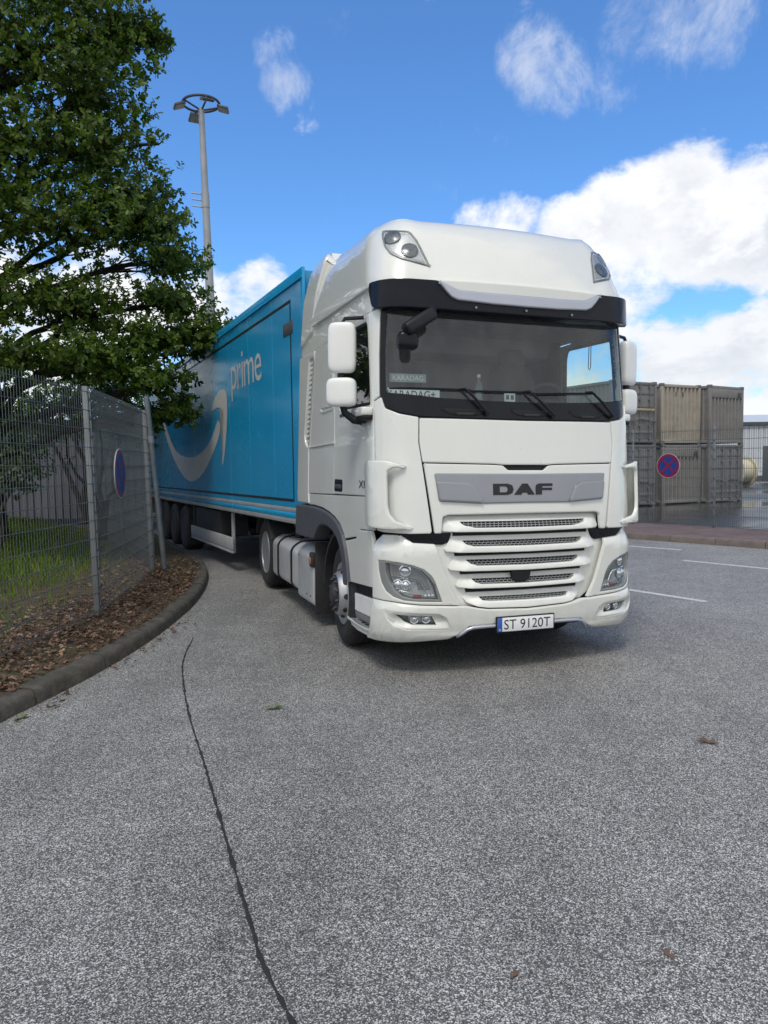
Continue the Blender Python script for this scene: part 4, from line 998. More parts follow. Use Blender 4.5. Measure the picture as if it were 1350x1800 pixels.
# chassis, side guards, legs, axles
bm = bmesh.new()
for sg in (-1, 1): box(bm, min(sg*.52, sg*.62), max(sg*.52, sg*.62), 1.2, L_-.2, .86, 1.09, .01)
for k in range(10): box(bm, -1.2, 1.2, .6+k*1.35, .68+k*1.35, .98, 1.09, .0)
bm_obj('chassis', bm, 'chassis_dark', Q)
for sg in (-1, 1):
    gd = empty('side_guard', parent=Q)
    X = lambda a, c: (min(sg*a, sg*c), max(sg*a, sg*c))
    for (z0, z1) in ((.395,.60), (.34,.385)):
        x0, x1 = X(1.17, 1.21); boxo('guard_rail', x0, x1, 3.95, 7.45, z0, z1, 'guard_grey', gd, .01)
    x0, x1 = X(1.13, 1.17); boxo('guard_post', x0, x1, 4.0, 4.1, .34, 1.0, 'guard_grey', gd, .006); boxo('guard_post', x0, x1, 7.3, 7.4, .34, 1.0, 'chassis_dark', gd, .006)
    boxo('pallet_box', *X(.65, 1.15), 5.0, 7.2, .52, .98, 'chassis_dark', Q, .02)
    lg = boxo('landing_leg', *X(.84, .98), 2.55, 2.70, .22, 1.05, 'fitting_dark', Q, .008); boxo('foot', *X(.78, 1.04), 2.48, 2.77, .16, .22, 'fitting_dark', lg, .008)
    boxo('mud_flap', *X(.80, 1.22), 7.62, 7.64, .18, .95, 'rubber', Q, .003)
    boxo('mudguard', *X(.80, 1.22), 7.6, 11.5, 1.0, 1.025, 'chassis_dark', Q, .004)
    for y in (8.1, 9.4, 10.7): wheel('wheel', Q, sg*1.06, y, .49, sg, .49, .36, 'rear', 0.0, 'rim_dark')  # dark rim colour stands in for the shadow under the trailer
bm = bmesh.new()
for y in (8.1, 9.4, 10.7): tube(bm, [(-1.0, y, .49), (1.0, y, .49)], .08, 8)
bm_obj('axle', bm, 'chassis_dark', Q)
boxo('rear_bar', -1.2, 1.2, L_-.12, L_-.02, .45, .57, 'guard_grey', Q, .01)
for sg in (-1, 1): boxo('tail_lamp', min(sg*.8, sg*1.2), max(sg*.8, sg*1.2), L_-.06, L_+.0, .86, 1.0, 'red_lens', Q, .01)
bm = bmesh.new()
for k, x in enumerate((-.25, 0, .25)):
    tube(bm, [(x, -.25, 1.35), (x*1.4, -.1, 1.02+.05*k), (x, .0, 1.25)], .014, 6)
bm_obj('air_hose', bm, 'rubber', Q)
boxo('cooling_unit', -.95, .95, -.14, .02, 2.55, 3.8, 'hall_white', Q, .06, 3)

# ================================================================== things on the dashboard
def in_cab(p):
    x, y, z = p; z2 = z-x*math.sin(TILT)
    return (TX+x*math.cos(YAW)-y*math.sin(YAW), TY+x*math.sin(YAW)+y*math.cos(YAW), z2)
def dash_plate(x0, x1, z0, z1, y, lab, txt, m_plate, m_txt, tw=0.0, extra=None):
    n_ = empty('name_plate', in_cab((0, 0, 0)), (0, TILT, YAW), lab, 'name plate')
    ky = lambda x: y + (x-x0)*tw
    bm = bmesh.new(); prism(bm, [(x0,z0),(x1,z0),(x1,z1),(x0,z1)], lambda a, b_, d: (a, ky(a)+d, b_), 0, .006); bm_obj('plate', bm, m_plate, n_)
    h = z1-z0
    text_obj('lettering', txt, m_txt, n_, lambda u, v: (x0+.08*(x1-x0)+u, ky(x0+.08*(x1-x0)+u)-.003, z0+h*.2+v), width=(x1-x0)*.84, height=h*.6)
    return n_
dash_plate(-1.12, -.63, 2.245, 2.345, .44, 'white plate with black capital letters leaning inside the windscreen bottom', 'KARADAG+', 'plate_white', 'print_black', -.10)
dash_plate(-1.03, -.71, 2.405, 2.475, .52, 'small grey plate with white letters behind the lower corner of the windscreen', 'KARADAG', 'guard_grey', 'plate_white', -.08)
pn = boxo('pennant', -1.13, -1.075, .465, .475, 2.36, 2.46, 'lilac', None, .004); pn.location = in_cab((0,0,0)); pn.rotation_euler = (0, TILT, YAW)
tag(pn, 'small lilac pennant standing beside the name plates in the windscreen', 'pennant')
bo = empty('water_bottle', in_cab((-.12, .62, 2.27)), (0, 0, 0), 'clear plastic bottle standing on the truck dashboard', 'bottle')
latheo('bottle_body', [(0,.034),(.10,.036),(.15,.034),(.19,.014),(.22,.014),(.22,0)], 'glass_lamp', bo, 16, 'Z'); latheo('cap', [(.215,.016),(.24,.016),(.24,0)], 'plate_white', bo, 12, 'Z')
bx2 = empty('dash_card', in_cab((.17, .58, 2.27)), (0, 0, YAW), 'small white card with two dark squares on the truck dashboard', 'card')
boxo('card', -.055, .055, 0, .006, 0, .085, 'plate_white', bx2, .002)
for s_ in (-1, 1): boxo('dark_square', s_*.024-.015, s_*.024+.015, -.003, .0005, .025, .065, 'fitting_dark', bx2)
cr_ = tubeo('hanging_cord', [(1.0,.62,2.90),(.992,.62,2.62),(1.005,.62,2.60),(1.018,.62,2.62),(1.02,.62,2.90)], .004, 'print_black', None, 6); cr_.location = in_cab((0,0,0)); cr_.rotation_euler = (0, TILT, YAW)
tag(cr_, 'thin dark cord loop hanging inside the windscreen near the bright side window', 'cord')

# ================================================================== fence on the verge
FH = 2.42
fence = empty('mesh_fence', (0,0,0), (0,0,0), 'tall grey double-rod mesh fence along the leafy verge beside the kerb', 'fence')
FP = [Vector((-3.30,3.1)), Vector((-3.217,5.62)), Vector((-3.10,8.14)), Vector((-3.56,11.6)), Vector((-5.05,14.7)), Vector((-6.6,17.6))]
LEAN = .020          # the posts lean a touch along the line of view
def fpt(p, z): 
    return (p.x+LEAN*(1.2-z)*.5*2, p.y, z)
rod_me = None
FZ = .14
for k, p in enumerate(FP):
    zb = FZ
    d = (FP[min(k+1, len(FP)-1)]-FP[max(k-1, 0)]).normalized(); ang_ = math.atan2(d.y, d.x)
    bm = bmesh.new(); box(bm, -.03, .03, -.03, .03, -.2, FH+.03, .006); o = bm_obj('post', bm, 'galvanised_post', fence)
    o.location = (p.x, p.y, zb); o.rotation_euler = (0, -LEAN, ang_) if False else Matrix.Rotation(-LEAN, 4, 'Y').to_euler()
    o.rotation_euler = (Matrix.Rotation(-LEAN, 3, 'Y') @ Matrix.Rotation(ang_, 3, 'Z')).to_euler()
    bm = bmesh.new(); box(bm, -.012, .012, -.047, -.031, .02, FH-.02, .004); o2 = bm_obj('clamp_bar', bm, 'galvanised_post', o)
    for q in range(12):
        if q == 0 and k == 0:
            bm = bmesh.new(); box(bm, -.02, .02, -.055, -.03, -.015, .015, .003); o3 = bm_obj('clamp', bm, 'fitting_dark', o); clamp_me = o3.data
        else: o3 = link(bpy.data.objects.new('clamp', clamp_me), o)
        o3.location.z = .115+q*.2
for k in range(len(FP)-1):
    a, c = FP[k], FP[k+1]; d = (c-a); L = d.length; t = d.normalized(); n = Vector((t.y, -t.x))*.035
    if k == 0: continue
    nr = int(L/.05)
    for i in range(1, nr):
        p = a+t*(L*i/nr)+n
        if rod_me is None:
            bm = bmesh.new(); tube(bm, [(0,0,.03),(0,0,FH+.025)], .0021, 5); o = bm_obj('rod', bm, 'galvanised', fence); rod_me = o.data
        else: o = link(bpy.data.objects.new('rod', rod_me), fence)
        o.location = (p.x, p.y, FZ); o.rotation_euler = (0, -LEAN, 0)
    for q in range(13):
        z = .06+q*.194; sh = -LEAN*z
        bm = bmesh.new()
        for s_ in (-.007, .007):
            e = n.normalized()*s_; tube(bm, [(a.x+n.x+e.x+sh, a.y+n.y+e.y, FZ+z), (c.x+n.x+e.x+sh, c.y+n.y+e.y, FZ+z)], .0036, 5)
        bm_obj('cross_wire', bm, 'galvanised', fence)
def no_stopping(name, loc, rot, dia, label):
    s_ = empty(name, loc, rot, label, 'road sign'); r_ = dia/2     # faces local -y
    latheo('back_plate', [(-.004,r_),(.008,r_),(.010,r_-.004),(.010,0)], 'sign_grey', s_, 40, 'Y', None)
    def ring(nm, r0, r1, y, m):
        bm = bmesh.new(); N = 48; A = [bm.verts.new((r0*math.cos(2*math.pi*i/N), y, r0*math.sin(2*math.pi*i/N))) for i in range(N)]; B = [bm.verts.new((r1*math.cos(2*math.pi*i/N), y, r1*math.sin(2*math.pi*i/N))) for i in range(N)]
        for i in range(N): bm.faces.new((A[i], A[(i+1) % N], B[(i+1) % N], B[i]))
        bm_obj(nm, bm, m, s_, None)
    bm = bmesh.new(); bmesh.ops.create_circle(bm, cap_ends=True, segments=40, radius=r_*.78, matrix=Matrix.Translation((0,-.0055,0)) @ Matrix.Rotation(R(90), 4, 'X')); bm_obj('blue_field', bm, 'sign_blue', s_, None)
    ring('white_rim', r_*.955, r_*.999, -.0065, 'sign_grey'); ring('red_ring', r_*.765, r_*.957, -.0075, 'sign_red')
    for a in (45, -45):
        bm = bmesh.new(); box(bm, -r_*.78, r_*.78, -.0092 if a > 0 else -.0088, -.0060, -r_*.075, r_*.075, 0, 2, Matrix.Rotation(R(a), 4, 'Y')); bm_obj('red_bar', bm, 'sign_red', s_, None)
    return s_
d23 = (FP[3]-FP[2]).normalized(); sp0 = FP[2]+d23*1.08
no_stopping('no_stopping_sign', (sp0.x+.062, sp0.y, 1.655), (0, -LEAN, math.atan2(d23.y, d23.x)), .60, 'round blue and red no-stopping sign on the fence beside the verge, seen edge-on')
# leaning tube next to the fence corner
lp = empty('leaning_post', (-3.40, 11.75, .1), (0,0,0), 'bare grey metal tube leaning beside the fence end at the kerb', 'post')
tubeo('tube', [(0,0,-.1),(-.055,-.07,.9),(-.115,-.16,2.05),(-.15,-.21,2.70)], .040, 'galvanised_post', lp, 12)
tubeo('sleeve', [(-.112,-.155,2.00),(-.118,-.165,2.10)], .047, 'mast_grey', lp, 12)

# ================================================================== far fence + sign
ffence = empty('mesh_fence', (0,0,0), (0,0,0), 'green-grey mesh fence along the brick pavement in front of the containers', 'fence')
F0 = Vector((7.80, 17.98)); FD = Vector((.668, -.744)).normalized(); FN = Vector((.744, .668)); sp_len = 2.10
bmr = bmesh.new()
for k in range(-4, 4):
    p = F0+FD*(k*sp_len); bm = bmesh.new(); box(bm, -.025, .025, -.02, .02, -.1, 2.40, .005); o = bm_obj('post', bm, 'galvanised_post', ffence); o.location = (p.x, p.y, .14); o.rotation_euler = (0, -.008, math.atan2(FD.y, FD.x))
    if k == 3: break
    q = p+FD*sp_len
    for i in range(1, 42):
        u = p.lerp(q, i/42)-FN*.03; 
        vv = [bmr.verts.new((u.x+FD.x*e, u.y+FD.y*e, z)) for e, z in ((-.004,.16),(.004,.16),(.004,2.50),(-.004,2.50))]; bmr.faces.new(vv)
    for i in range(11):
        z = .20+i*.225; bm = bmesh.new(); tube(bm, [(p.x-FN.x*.036, p.y-FN.y*.036, z), (q.x-FN.x*.036, q.y-FN.y*.036, z)], .007, 4); bm_obj('cross_wire', bm, 'fence_green', ffence)
tag(bm_obj('rods', bmr, 'fence_green', ffence, None), kind='stuff')
sc_ = F0+FD*(-1.12)-FN*.07
no_stopping('no_stopping_sign', (sc_.x, sc_.y, 1.62), (0, 0, math.atan2(FD.y, FD.x)), .60, 'round blue and red no-stopping sign on the fence in front of the containers')

# ================================================================== containers
def corr(bm, w, z0, z1, y, nr, depth):
    """vertically ribbed sheet from x=0..w at depth y (outer face towards -y)"""
    pts = []; p = w/nr
    for i in range(nr): pts += [(i*p, y), (i*p+p*.32, y), (i*p+p*.46, y+depth), (i*p+p*.86, y+depth)]
    pts.append((w, y)); A = [bm.verts.new((a, b_, z0)) for a, b_ in pts]; B = [bm.verts.new((a, b_, z1)) for a, b_ in pts]
    for i in range(len(pts)-1): bm.faces.new((A[i], A[i+1], B[i+1], B[i]))
CY = R(28); CL, CHt = 6.0, 2.40
def container(x, y, z, w, m, kind, label, yaw=CY):
    c = empty('shipping_container', (x, y, z), (0, 0, yaw), label, 'container', 'containers stacked in the yard')
    bm = bmesh.new()
    for (cx) in (0, w-.11):
        box(bm, cx, cx+.11, 0, .10, .0, CHt-.02, .006); box(bm, cx, cx+.11, CL-.10, CL, .0, CHt-.02, .006)
    for (z0, z1) in ((.05,.17), (CHt-.14,CHt-.03)):
        box(bm, .11, w-.11, .01, .09, z0, z1, .005); box(bm, .005, .085, .10, CL-.1, z0, z1, .005); box(bm, w-.085, w-.005, .10, CL-.1, z0, z1, .005)
    bm_obj('frame', bm, m, c)
    for cx in (-.006, w-.154):
        for cy in (-.006, CL-.15):
            for cz in (0, CHt-.118):
                boxo('corner_casting', cx, cx+.16, cy, cy+.16, cz-(0 if cz == 0 else -.0), cz+.118, 'container_slate', c, .008)
    bm = bmesh.new(); vv = [bm.verts.new(p) for p in ((.05,.05,CHt-.06),(w-.05,.05,CHt-.06),(w-.05,CL-.05,CHt-.06),(.05,CL-.05,CHt-.06))]; bm.faces.new(vv); bm_obj('roof_sheet', bm, m, c)
    for sx in (0, 1):       # long sides
        bm = bmesh.new(); pts = []; nr = 24; p = (CL-.2)/nr; x0 = .03 if sx == 0 else w-.03; dd = .03 if sx == 0 else -.03
        for i in range(nr): pts += [(x0, .1+i*p), (x0, .1+i*p+p*.35), (x0+dd, .1+i*p+p*.5), (x0+dd, .1+i*p+p*.85)]
        pts.append((x0, CL-.1)); A = [bm.verts.new((a, b_, .17)) for a, b_ in pts]; B = [bm.verts.new((a, b_, CHt-.14)) for a, b_ in pts]
        for i in range(len(pts)-1): bm.faces.new((A[i], A[i+1], B[i+1], B[i]))
        bm_obj('side_sheet', bm, m, c, None)
    if kind in ('ribs', 'ribs_head'):
        top = CHt-.14 if kind == 'ribs' else CHt-.50
        bm = bmesh.new(); corr(bm, w-.22, .17, top, .02, 9, .075); bmesh.ops.translate(bm, verts=bm.verts, vec=(.11,0,0)); bm_obj('end_sheet', bm, m, c, None)
        if kind == 'ribs_head':
            boxo('header_plate', .11, w-.11, .012, .05, CHt-.50, CHt-.14, m, c, .006); boxo('vent', w-.42, w-.18, -.004, .02, CHt-.46, CHt-.26, 'fitting_dark', c, .004)
        else:
            for xx in (.8, 1.2): boxo('mark', xx, xx+.05, .018, .034, CHt-.50, CHt-.32, 'fitting_dark', c)
    else:
        hw_ = (w-.22)/2
        for q in (0, 1):
            x0 = .11+q*hw_; dr = boxo('door', x0+.008, x0+hw_-.008, .03, .07, .17, CHt-.14, m, c, .006)
            for zz in (.45, .95, 1.45, 1.95): boxo('door_rib', x0+.05, x0+hw_-.05, .012, .034, zz-.06, zz+.06, m, dr, .012)
            for bx_ in (.26, .74):
                xx = x0+hw_*bx_; bm = bmesh.new(); tube(bm, [(xx,-.02,.10),(xx,-.02,CHt-.08)], .020, 6); bm_obj('lock_bar', bm, 'container_slate', dr)
                for zz in (.22, .70, 1.7, CHt-.2): boxo('bar_bracket', xx-.05, xx+.05, -.03, .03, zz-.03, zz+.03, 'container_grey', dr, .004)
                boxo('lock_handle', xx-.02, xx+.30, -.045, -.02, .98-.15*bx_, 1.02-.15*bx_, 'container_slate', dr, .004)
    return c
ex = Vector((math.cos(CY), math.sin(CY)))
A0 = Vector((10.64,29.85))-ex*2.35
container(A0.x, A0.y, 0.012, 2.35, 'container_slate', 'door', 'grey container with door bars, bottom of the stack beside the truck cab')
container(A0.x+.02, A0.y, 2.412, 2.35, 'container_grey', 'door', 'grey container with a yellow strap, top of the stack beside the truck cab')
B0 = Vector((11.03,30.18))
container(B0.x, B0.y, .012, 2.20, 'container_mauve', 'ribs_head', 'taupe container with ribbed end, bottom of the middle stack behind the sign', )
container(B0.x-.05, B0.y+.03, 2.412, 2.24, 'container_beige', 'ribs', 'beige ribbed container on top of the middle stack')
C0 = Vector((13.23,31.0))
container(C0.x, C0.y, .012, 2.34, 'container_grey', 'door', 'worn grey container with double doors, bottom of the stack nearest the white hall', R(33))
container(C0.x, C0.y+.02, 2.412, 2.34, 'container_taupe', 'ribs_head', 'brown-grey container with vent panel, top of the stack nearest the white hall', R(33))
stp = boxo('ratchet_strap', .9, 2.2, -.02, .005, 1.28, 1.36, 'timber', None, .004); stp.location = (A0.x+.02, A0.y, 2.412); stp.rotation_euler.z = CY
stp.location = (A0.x+.02+.03*ex.y, A0.y-.03*ex.x, 2.412); tag(stp, 'yellowish plank fixed across the top grey container doors', 'plank')

# ================================================================== far hall, drum, shed
hall = empty('warehouse', (27, 62.5, 0), (0, 0, R(-4)), 'pale warehouse with vertical ribbed cladding far across the wet yard', 'building')
bm = bmesh.new()
for i in range(150): 
    x = i*.4; box(bm, x, x+.30, -.05, .0, .9, 4.55)
bm_obj('cladding_ribs', bm, 'hall_white', hall, None)['kind'] = 'stuff'
boxo('wall', 0, 60, 0, 30, .5, 4.6, 'hall_white', hall); boxo('plinth', -.02, 60, -.06, 30, 0, .5, 'hall_dark', hall)
boxo('eaves', -.2, 60.2, -.25, 30.2, 4.6, 4.85, 'hall_dark', hall); 
bm = bmesh.new(); prism(bm, [(-.2,4.85),(30.2,4.85),(15,6.3)], lambda a, b_, d: (d, a, b_), -.2, 60.2); bm_obj('roof', bm, 'hall_white', hall, None)
for x in (3.9, 9.0, 15, 21): boxo('loading_door', x, x+2.6, -.09, .0, .0, 2.9, 'hall_dark', hall, .02)
dr = empty('drum', (23.35, 50.0, .012), (0, 0, .3), 'pale yellow cable drum standing in the yard beyond the containers', 'drum')
latheo('drum_flange', [(-.52,1.0),(-.44,1.0),(-.44,.3)], 'tank_beige', dr, 28, 'X', Matrix.Translation((0,0,1.0))); latheo('drum_flange', [(.44,.3),(.44,1.0),(.52,1.0)], 'tank_beige', dr, 28, 'X', Matrix.Translation((0,0,1.0))); latheo('drum_core', [(-.45,.78),(.45,.78)], 'tank_beige', dr, 28, 'X', Matrix.Translation((0,0,1.0)))
shed = empty('shed', (-15.0, 21.2, .35), (0, 0, R(-2)), 'grey ribbed metal shed behind the trees and the verge fence', 'building')
bm = bmesh.new(); corr(bm, 8.9, 0, 2.55, 0, 44, .05); bm_obj('ribbed_wall', bm, 'shed_grey', shed, None)
bm = bmesh.new(); corr(bm, 6, 0, 2.55, 0, 30, .05); bmesh.ops.transform(bm, matrix=Matrix.Translation((8.9,0,0)) @ Matrix.Rotation(R(90), 4, 'Z'), verts=bm.verts); bm_obj('ribbed_wall', bm, 'shed_grey', shed, None)
boxo('roof', -.1, 9.05, -.12, 6.1, 2.55, 2.70, 'hall_dark', shed, .02)
# ================================================================== lighting mast
mast = empty('lighting_mast', (-7.32, 34.0, 0), (0, -.022, 0), 'tall grey floodlight mast with a ring of four lamps', 'lamp post')
tubeo('mast', [(0,0,0),(0,0,8),(0,0,17.2)], [.26,.20,.125], 'mast_grey', mast, 16)
bm = bmesh.new(); N = 32; tube(bm, [(.78*math.cos(2*math.pi*i/N), .78*math.sin(2*math.pi*i/N), 17.42) for i in range(N+1)], .055, 8, cap=False); bm_obj('ring', bm, 'fitting_dark', mast)
for k in range(4):
    t = R(35+90*k); bm = bmesh.new(); tube(bm, [(.05*math.cos(t), .05*math.sin(t), 17.15), (.78*math.cos(t), .78*math.sin(t), 17.42)], .04, 6); bm_obj('spoke', bm, 'fitting_dark', mast)
for k, (t, tip) in enumerate(((R(205), 20), (R(120), 25), (R(5), 15), (R(-62), 22))):
    c, s_ = math.cos(t), math.sin(t)
    mt_ = Matrix.Translation((.92*c, .92*s_, 17.16)) @ Matrix.Rotation(t, 4, 'Z') @ Matrix.Rotation(R(tip), 4, 'Y')
    fl = empty('floodlight', parent=mast); 
    boxo('lamp_body', -.24, .24, -.26, .26, -.02, .10, 'fitting_dark', fl, .03, 2, mt_); boxo('lamp_glass', -.21, .21, -.23, .23, -.032, -.018, 'flood_glass', fl, .004, 1, mt_)
    tubeo('bracket', [(.78*c, .78*s_, 17.42), (.88*c, .88*s_, 17.25)], .035, 'fitting_dark', fl, 6)
for z in (13.05, 13.33, 13.60): tubeo('rung', [(-.14,0,z), (-.58,-.05,z+.06)], .035, 'mast_grey', mast, 6)
tubeo('collar', [(0,0,13.0),(0,0,13.65)], .175, 'mast_grey', mast, 16)

# ================================================================== trees and greenery
def leaf_shape(n_lobes=True):
    # lobed blade, base at origin pointing +x, unit length
    return np.array([(0,0,0),(.30,.20,.02),(.48,.13,.03),(.70,.27,.0),(1.0,.0,-.06),(.70,-.27,.0),(.48,-.13,.03),(.30,-.20,.02)])
LEAF = leaf_shape()
def build_leaves(name, pos, dirs, ups, size, mat, parent=None, shape=LEAF):
    n = len(pos); x = dirs/np.linalg.norm(dirs, axis=1, keepdims=True); y = np.cross(ups, x); y /= (np.linalg.norm(y, axis=1, keepdims=True)+1e-9); z = np.cross(x, y)
    k = len(shape); V = pos[:, None, :] + size[:, None, None]*(shape[None, :, 0:1]*x[:, None, :]+shape[None, :, 1:2]*y[:, None, :]+shape[None, :, 2:3]*z[:, None, :])
    me = bpy.data.meshes.new(name); me.vertices.add(n*k); me.vertices.foreach_set('co', V.reshape(-1).astype(np.float32))
    me.loops.add(n*k); me.loops.foreach_set('vertex_index', np.arange(n*k, dtype=np.int32)); me.polygons.add(n)
    me.polygons.foreach_set('loop_start', (np.arange(n)*k).astype(np.int32))
    me.update(calc_edges=True); me.validate()
    return mesh_obj(name, me, mat, parent, None)
def sprigs(centres, radii, n_per, rng, shell=.55, leaves=7, droop=.25):
    """positions/dirs of leaf whorls spread through ellipsoids, denser near the outside"""
    P, D, U, tips = [], [], [], []
    for c, r, n in zip(centres, radii, n_per):
        v = rng.normal(size=(n, 3)); v /= np.linalg.norm(v, axis=1, keepdims=True)
        rad = rng.random(n)**shell
        wob = 1+.28*np.array([noise.noise(Vector((q[0]*2.3+c[0]*1.7, q[1]*2.3+c[2], q[2]*2.3))) for q in v])
        q = c+v*rad[:, None]*np.array(r)*wob[:, None]; tips.append(q)
        for p, o in zip(q, v):
            ax = o*.7+rng.normal(size=3)*.5+np.array((0,0,.15)); ax /= np.linalg.norm(ax)
            b1 = np.cross(ax, (0,0,1.)); b1 /= np.linalg.norm(b1)+1e-6; b2 = np.cross(ax, b1)
            m = leaves+rng.integers(-2, 3); a = rng.random()*6.28+np.arange(m)*2.4
            dd = ax*(.25+.5*rng.random((m,1)))+(np.cos(a)[:, None]*b1+np.sin(a)[:, None]*b2)*.9+np.array((0,0,-droop))
            P.append(p+ax*rng.uniform(-.05,.05,(m,1))); D.append(dd); U.append(ax+rng.normal(size=(m,3))*.25+np.array((0,0,.5)))
    return np.concatenate(P), np.concatenate(D), np.concatenate(U), tips
def limb(bm, a, c, r0, r1, sag=.0, seed=0, n=8, sides=7):
    a, c = Vector(a), Vector(c); L = (c-a).length; pts, rr = [], []
    for i in range(n+1):
        t = i/n; p = a.lerp(c, t); w = math.sin(t*math.pi)
        p += Vector((noise.noise(Vector((seed, t*2.5, 0))), noise.noise(Vector((seed, t*2.5, 9))), noise.noise(Vector((seed, t*2.5, 17)))+sag))*L*.13*w
        pts.append(p); rr.append(r0+(r1-r0)*t**.8)
    tube(bm, pts, rr, sides); return pts
rng = np.random.default_rng(11)
tree = empty('oak_tree', (-7.1, 13.6, .45), (0,0,0), 'large dark green leafy tree overhanging the fence and trailer', 'tree')
LOBES = [ # world centre, radii, sprigs
 ((-5.0,12.6,9.3),(1.5,1.4,1.0),330), ((-4.35,12.8,8.55),(1.0,1.0,.65),220), ((-5.5,12.2,8.1),(1.4,1.3,.9),330), ((-4.6,12.5,7.65),(1.0,1.1,.55),210),
 ((-4.5,12.6,6.95),(1.0,1.1,.50),220), ((-5.6,12.0,6.7),(1.2,1.3,.7),300), ((-4.1,12.8,6.2),(1.0,1.1,.55),230), ((-3.85,12.9,5.75),(.80,1.0,.45),190),
 ((-3.50,13.0,5.2),(.66,.9,.30),150), ((-4.6,12.2,5.6),(1.2,1.2,.6),280), ((-5.8,11.6,5.6),(1.0,1.2,.6),240), ((-3.55,13.1,4.55),(.75,.9,.30),150),
 ((-3.1,13.3,4.0),(.85,.9,.42),230), ((-3.9,12.9,3.85),(.8,1.0,.40),200), ((-4.9,12.3,4.3),(.9,1.1,.45),190), ((-5.8,11.5,4.4),(.9,1.1,.5),190),
 ((-3.75,12.6,3.2),(.62,.7,.30),140), ((-4.6,12.0,3.45),(.8,1.0,.38),180), ((-5.5,11.3,3.4),(.9,1.0,.45),200), ((-6.6,11.2,3.5),(1.1,1.1,.55),220),
 ((-3.45,12.9,2.72),(.36,.4,.30),70), ((-3.85,12.9,2.55),(.25,.3,.20),35), ((-6.6,11.8,9.0),(1.8,1.5,1.4),330), ((-7.0,11.5,7.2),(1.7,1.5,1.2),320), ((-7.2,11.4,5.4),(1.6,1.5,1.1),300),
 ((-8.6,12.5,8.0),(2.0,2.0,1.8),260), ((-8.8,12.0,5.4),(1.8,1.8,1.3),240), ((-6.0,13.4,10.6),(2.2,2.0,1.4),330), ((-8.2,13.6,10.8),(2.4,2.2,1.6),240), ((-5.6,14.6,7.6),(1.6,1.6,1.4),160),
 ((-8.0,15.8,7.5),(2.4,2.0,2.0),200), ((-5.9,15.3,5.2),(1.5,1.6,1.0),140), ((-10.2,14.2,7.0),(2.2,2.4,2.4),220), ((-4.15,12.9,8.95),(.75,.5,.22),90), ((-3.75,12.95,8.75),(.42,.35,.14),45), ((-3.6,12.8,7.0),(.35,.4,.15),0),
]
P_, D_, U_, tips = sprigs([np.array(l[0]) for l in LOBES], [l[1] for l in LOBES], [int(l[2]*1.55) for l in LOBES], rng, .6, 8)
P_ = P_-np.array((-7.1,13.6,.45))
cr = build_leaves('crown', P_, D_, U_, rng.uniform(.065,.118,len(P_)), 'leaf_oak', tree); cr['kind'] = 'stuff'
base = Vector((-7.1,13.6,.45)); off_ = -base
bm = bmesh.new(); trunk_pts = [Vector((-7.1,13.6,.2)), Vector((-7.05,13.55,1.6)), Vector((-6.95,13.45,3.2)), Vector((-6.9,13.3,5.0)), Vector((-6.95,13.1,7.0)), Vector((-6.8,13.0,9.0)), Vector((-6.7,13.0,11.0))]
tube(bm, [p-base for p in trunk_pts], [.36,.27,.24,.20,.15,.10,.04], 12); bm_obj('trunk', bm, 'bark', tree, 60)
bmb = bmesh.new()
for k, l in enumerate(LOBES):
    c = Vector(l[0]); z0 = max(1.9, min(9.6, c.z-.25*(c-Vector((-7,13.3,c.z))).length-.2))
    st = None
    for a, d in zip(trunk_pts, trunk_pts[1:]):
        if a.z <= z0 <= d.z: st = a.lerp(d, (z0-a.z)/(d.z-a.z))
    pts = limb(bmb, st-base, c-base, .085, .022, .25, k*3.1, 10, 7)
    tp = tips[k]; m_ = min(len(tp), 26)
    for q in rng.choice(len(tp), m_, replace=False) if m_ else []:
        s0 = pts[rng.integers(5, 11)]; limb(bmb, s0, Vector(tp[q])-base, .014, .004, .1, q*.7+k, 4, 4)
bm_obj('branches', bmb, 'bark', tree, 60)
# young trees and shrubs behind the fence
def shrub(name, loc, lobes, n, label, mat, cat='shrub', size=(.05,.10), trunk=.05):
    s_ = empty(name, loc, (0,0,0), label, cat); b_ = np.array(loc)
    P, D, U, tp = sprigs([np.array(c) for c, r in lobes], [r for c, r in lobes], [n]*len(lobes), rng, .5, 6)
    f_ = build_leaves('foliage', P, D, U, rng.uniform(*size, len(P)), mat, s_); f_['kind'] = 'stuff'
    bm = bmesh.new()
    for k, (c, r) in enumerate(lobes):
        limb(bm, (random.uniform(-.1,.1), random.uniform(-.1,.1), -.1), c, trunk, .012, .1, k*5.3+loc[0], 6, 6)
        for q in rng.choice(len(tp[k]), 10, replace=False): limb(bm, c, tp[k][q], .012, .004, .05, q, 3, 4)
    bm_obj('stems', bm, 'bark', s_, 60)
shrub('shrub', (-6.0,11.6,.50), [((0,0,2.0),(.9,.8,.8)), ((-.6,.2,1.5),(.7,.7,.6)), ((.5,-.1,1.3),(.5,.6,.5))], 210, 'dark shrub with thin stems right behind the near fence panel', 'leaf_dark', trunk=.05)
shrub('shrub', (-8.3,12.4,.55), [((0,0,1.6),(1.2,.9,1.0)), ((.5,-.3,2.4),(.9,.8,.7))], 260, 'broad dark shrub filling the left edge behind the fence', 'leaf_dark', trunk=.06)
shrub('young_tree', (-5.35,14.6,.45), [((0,0,2.7),(.9,.8,.55)), ((.5,.1,2.2),(.6,.6,.4)), ((-.8,.0,2.3),(.8,.7,.5))], 150, 'slim young tree behind the fence above the sign', 'leaf_dark', 'tree', trunk=.06)
shrub('shrub', (-9.6,16.5,.6), [((0,0,1.4),(1.8,1.0,1.2)), ((1.5,.4,1.7),(1.4,1.0,1.0))], 240, 'dense dark hedge bush far behind the fence by the shed', 'leaf_dark', trunk=.06)
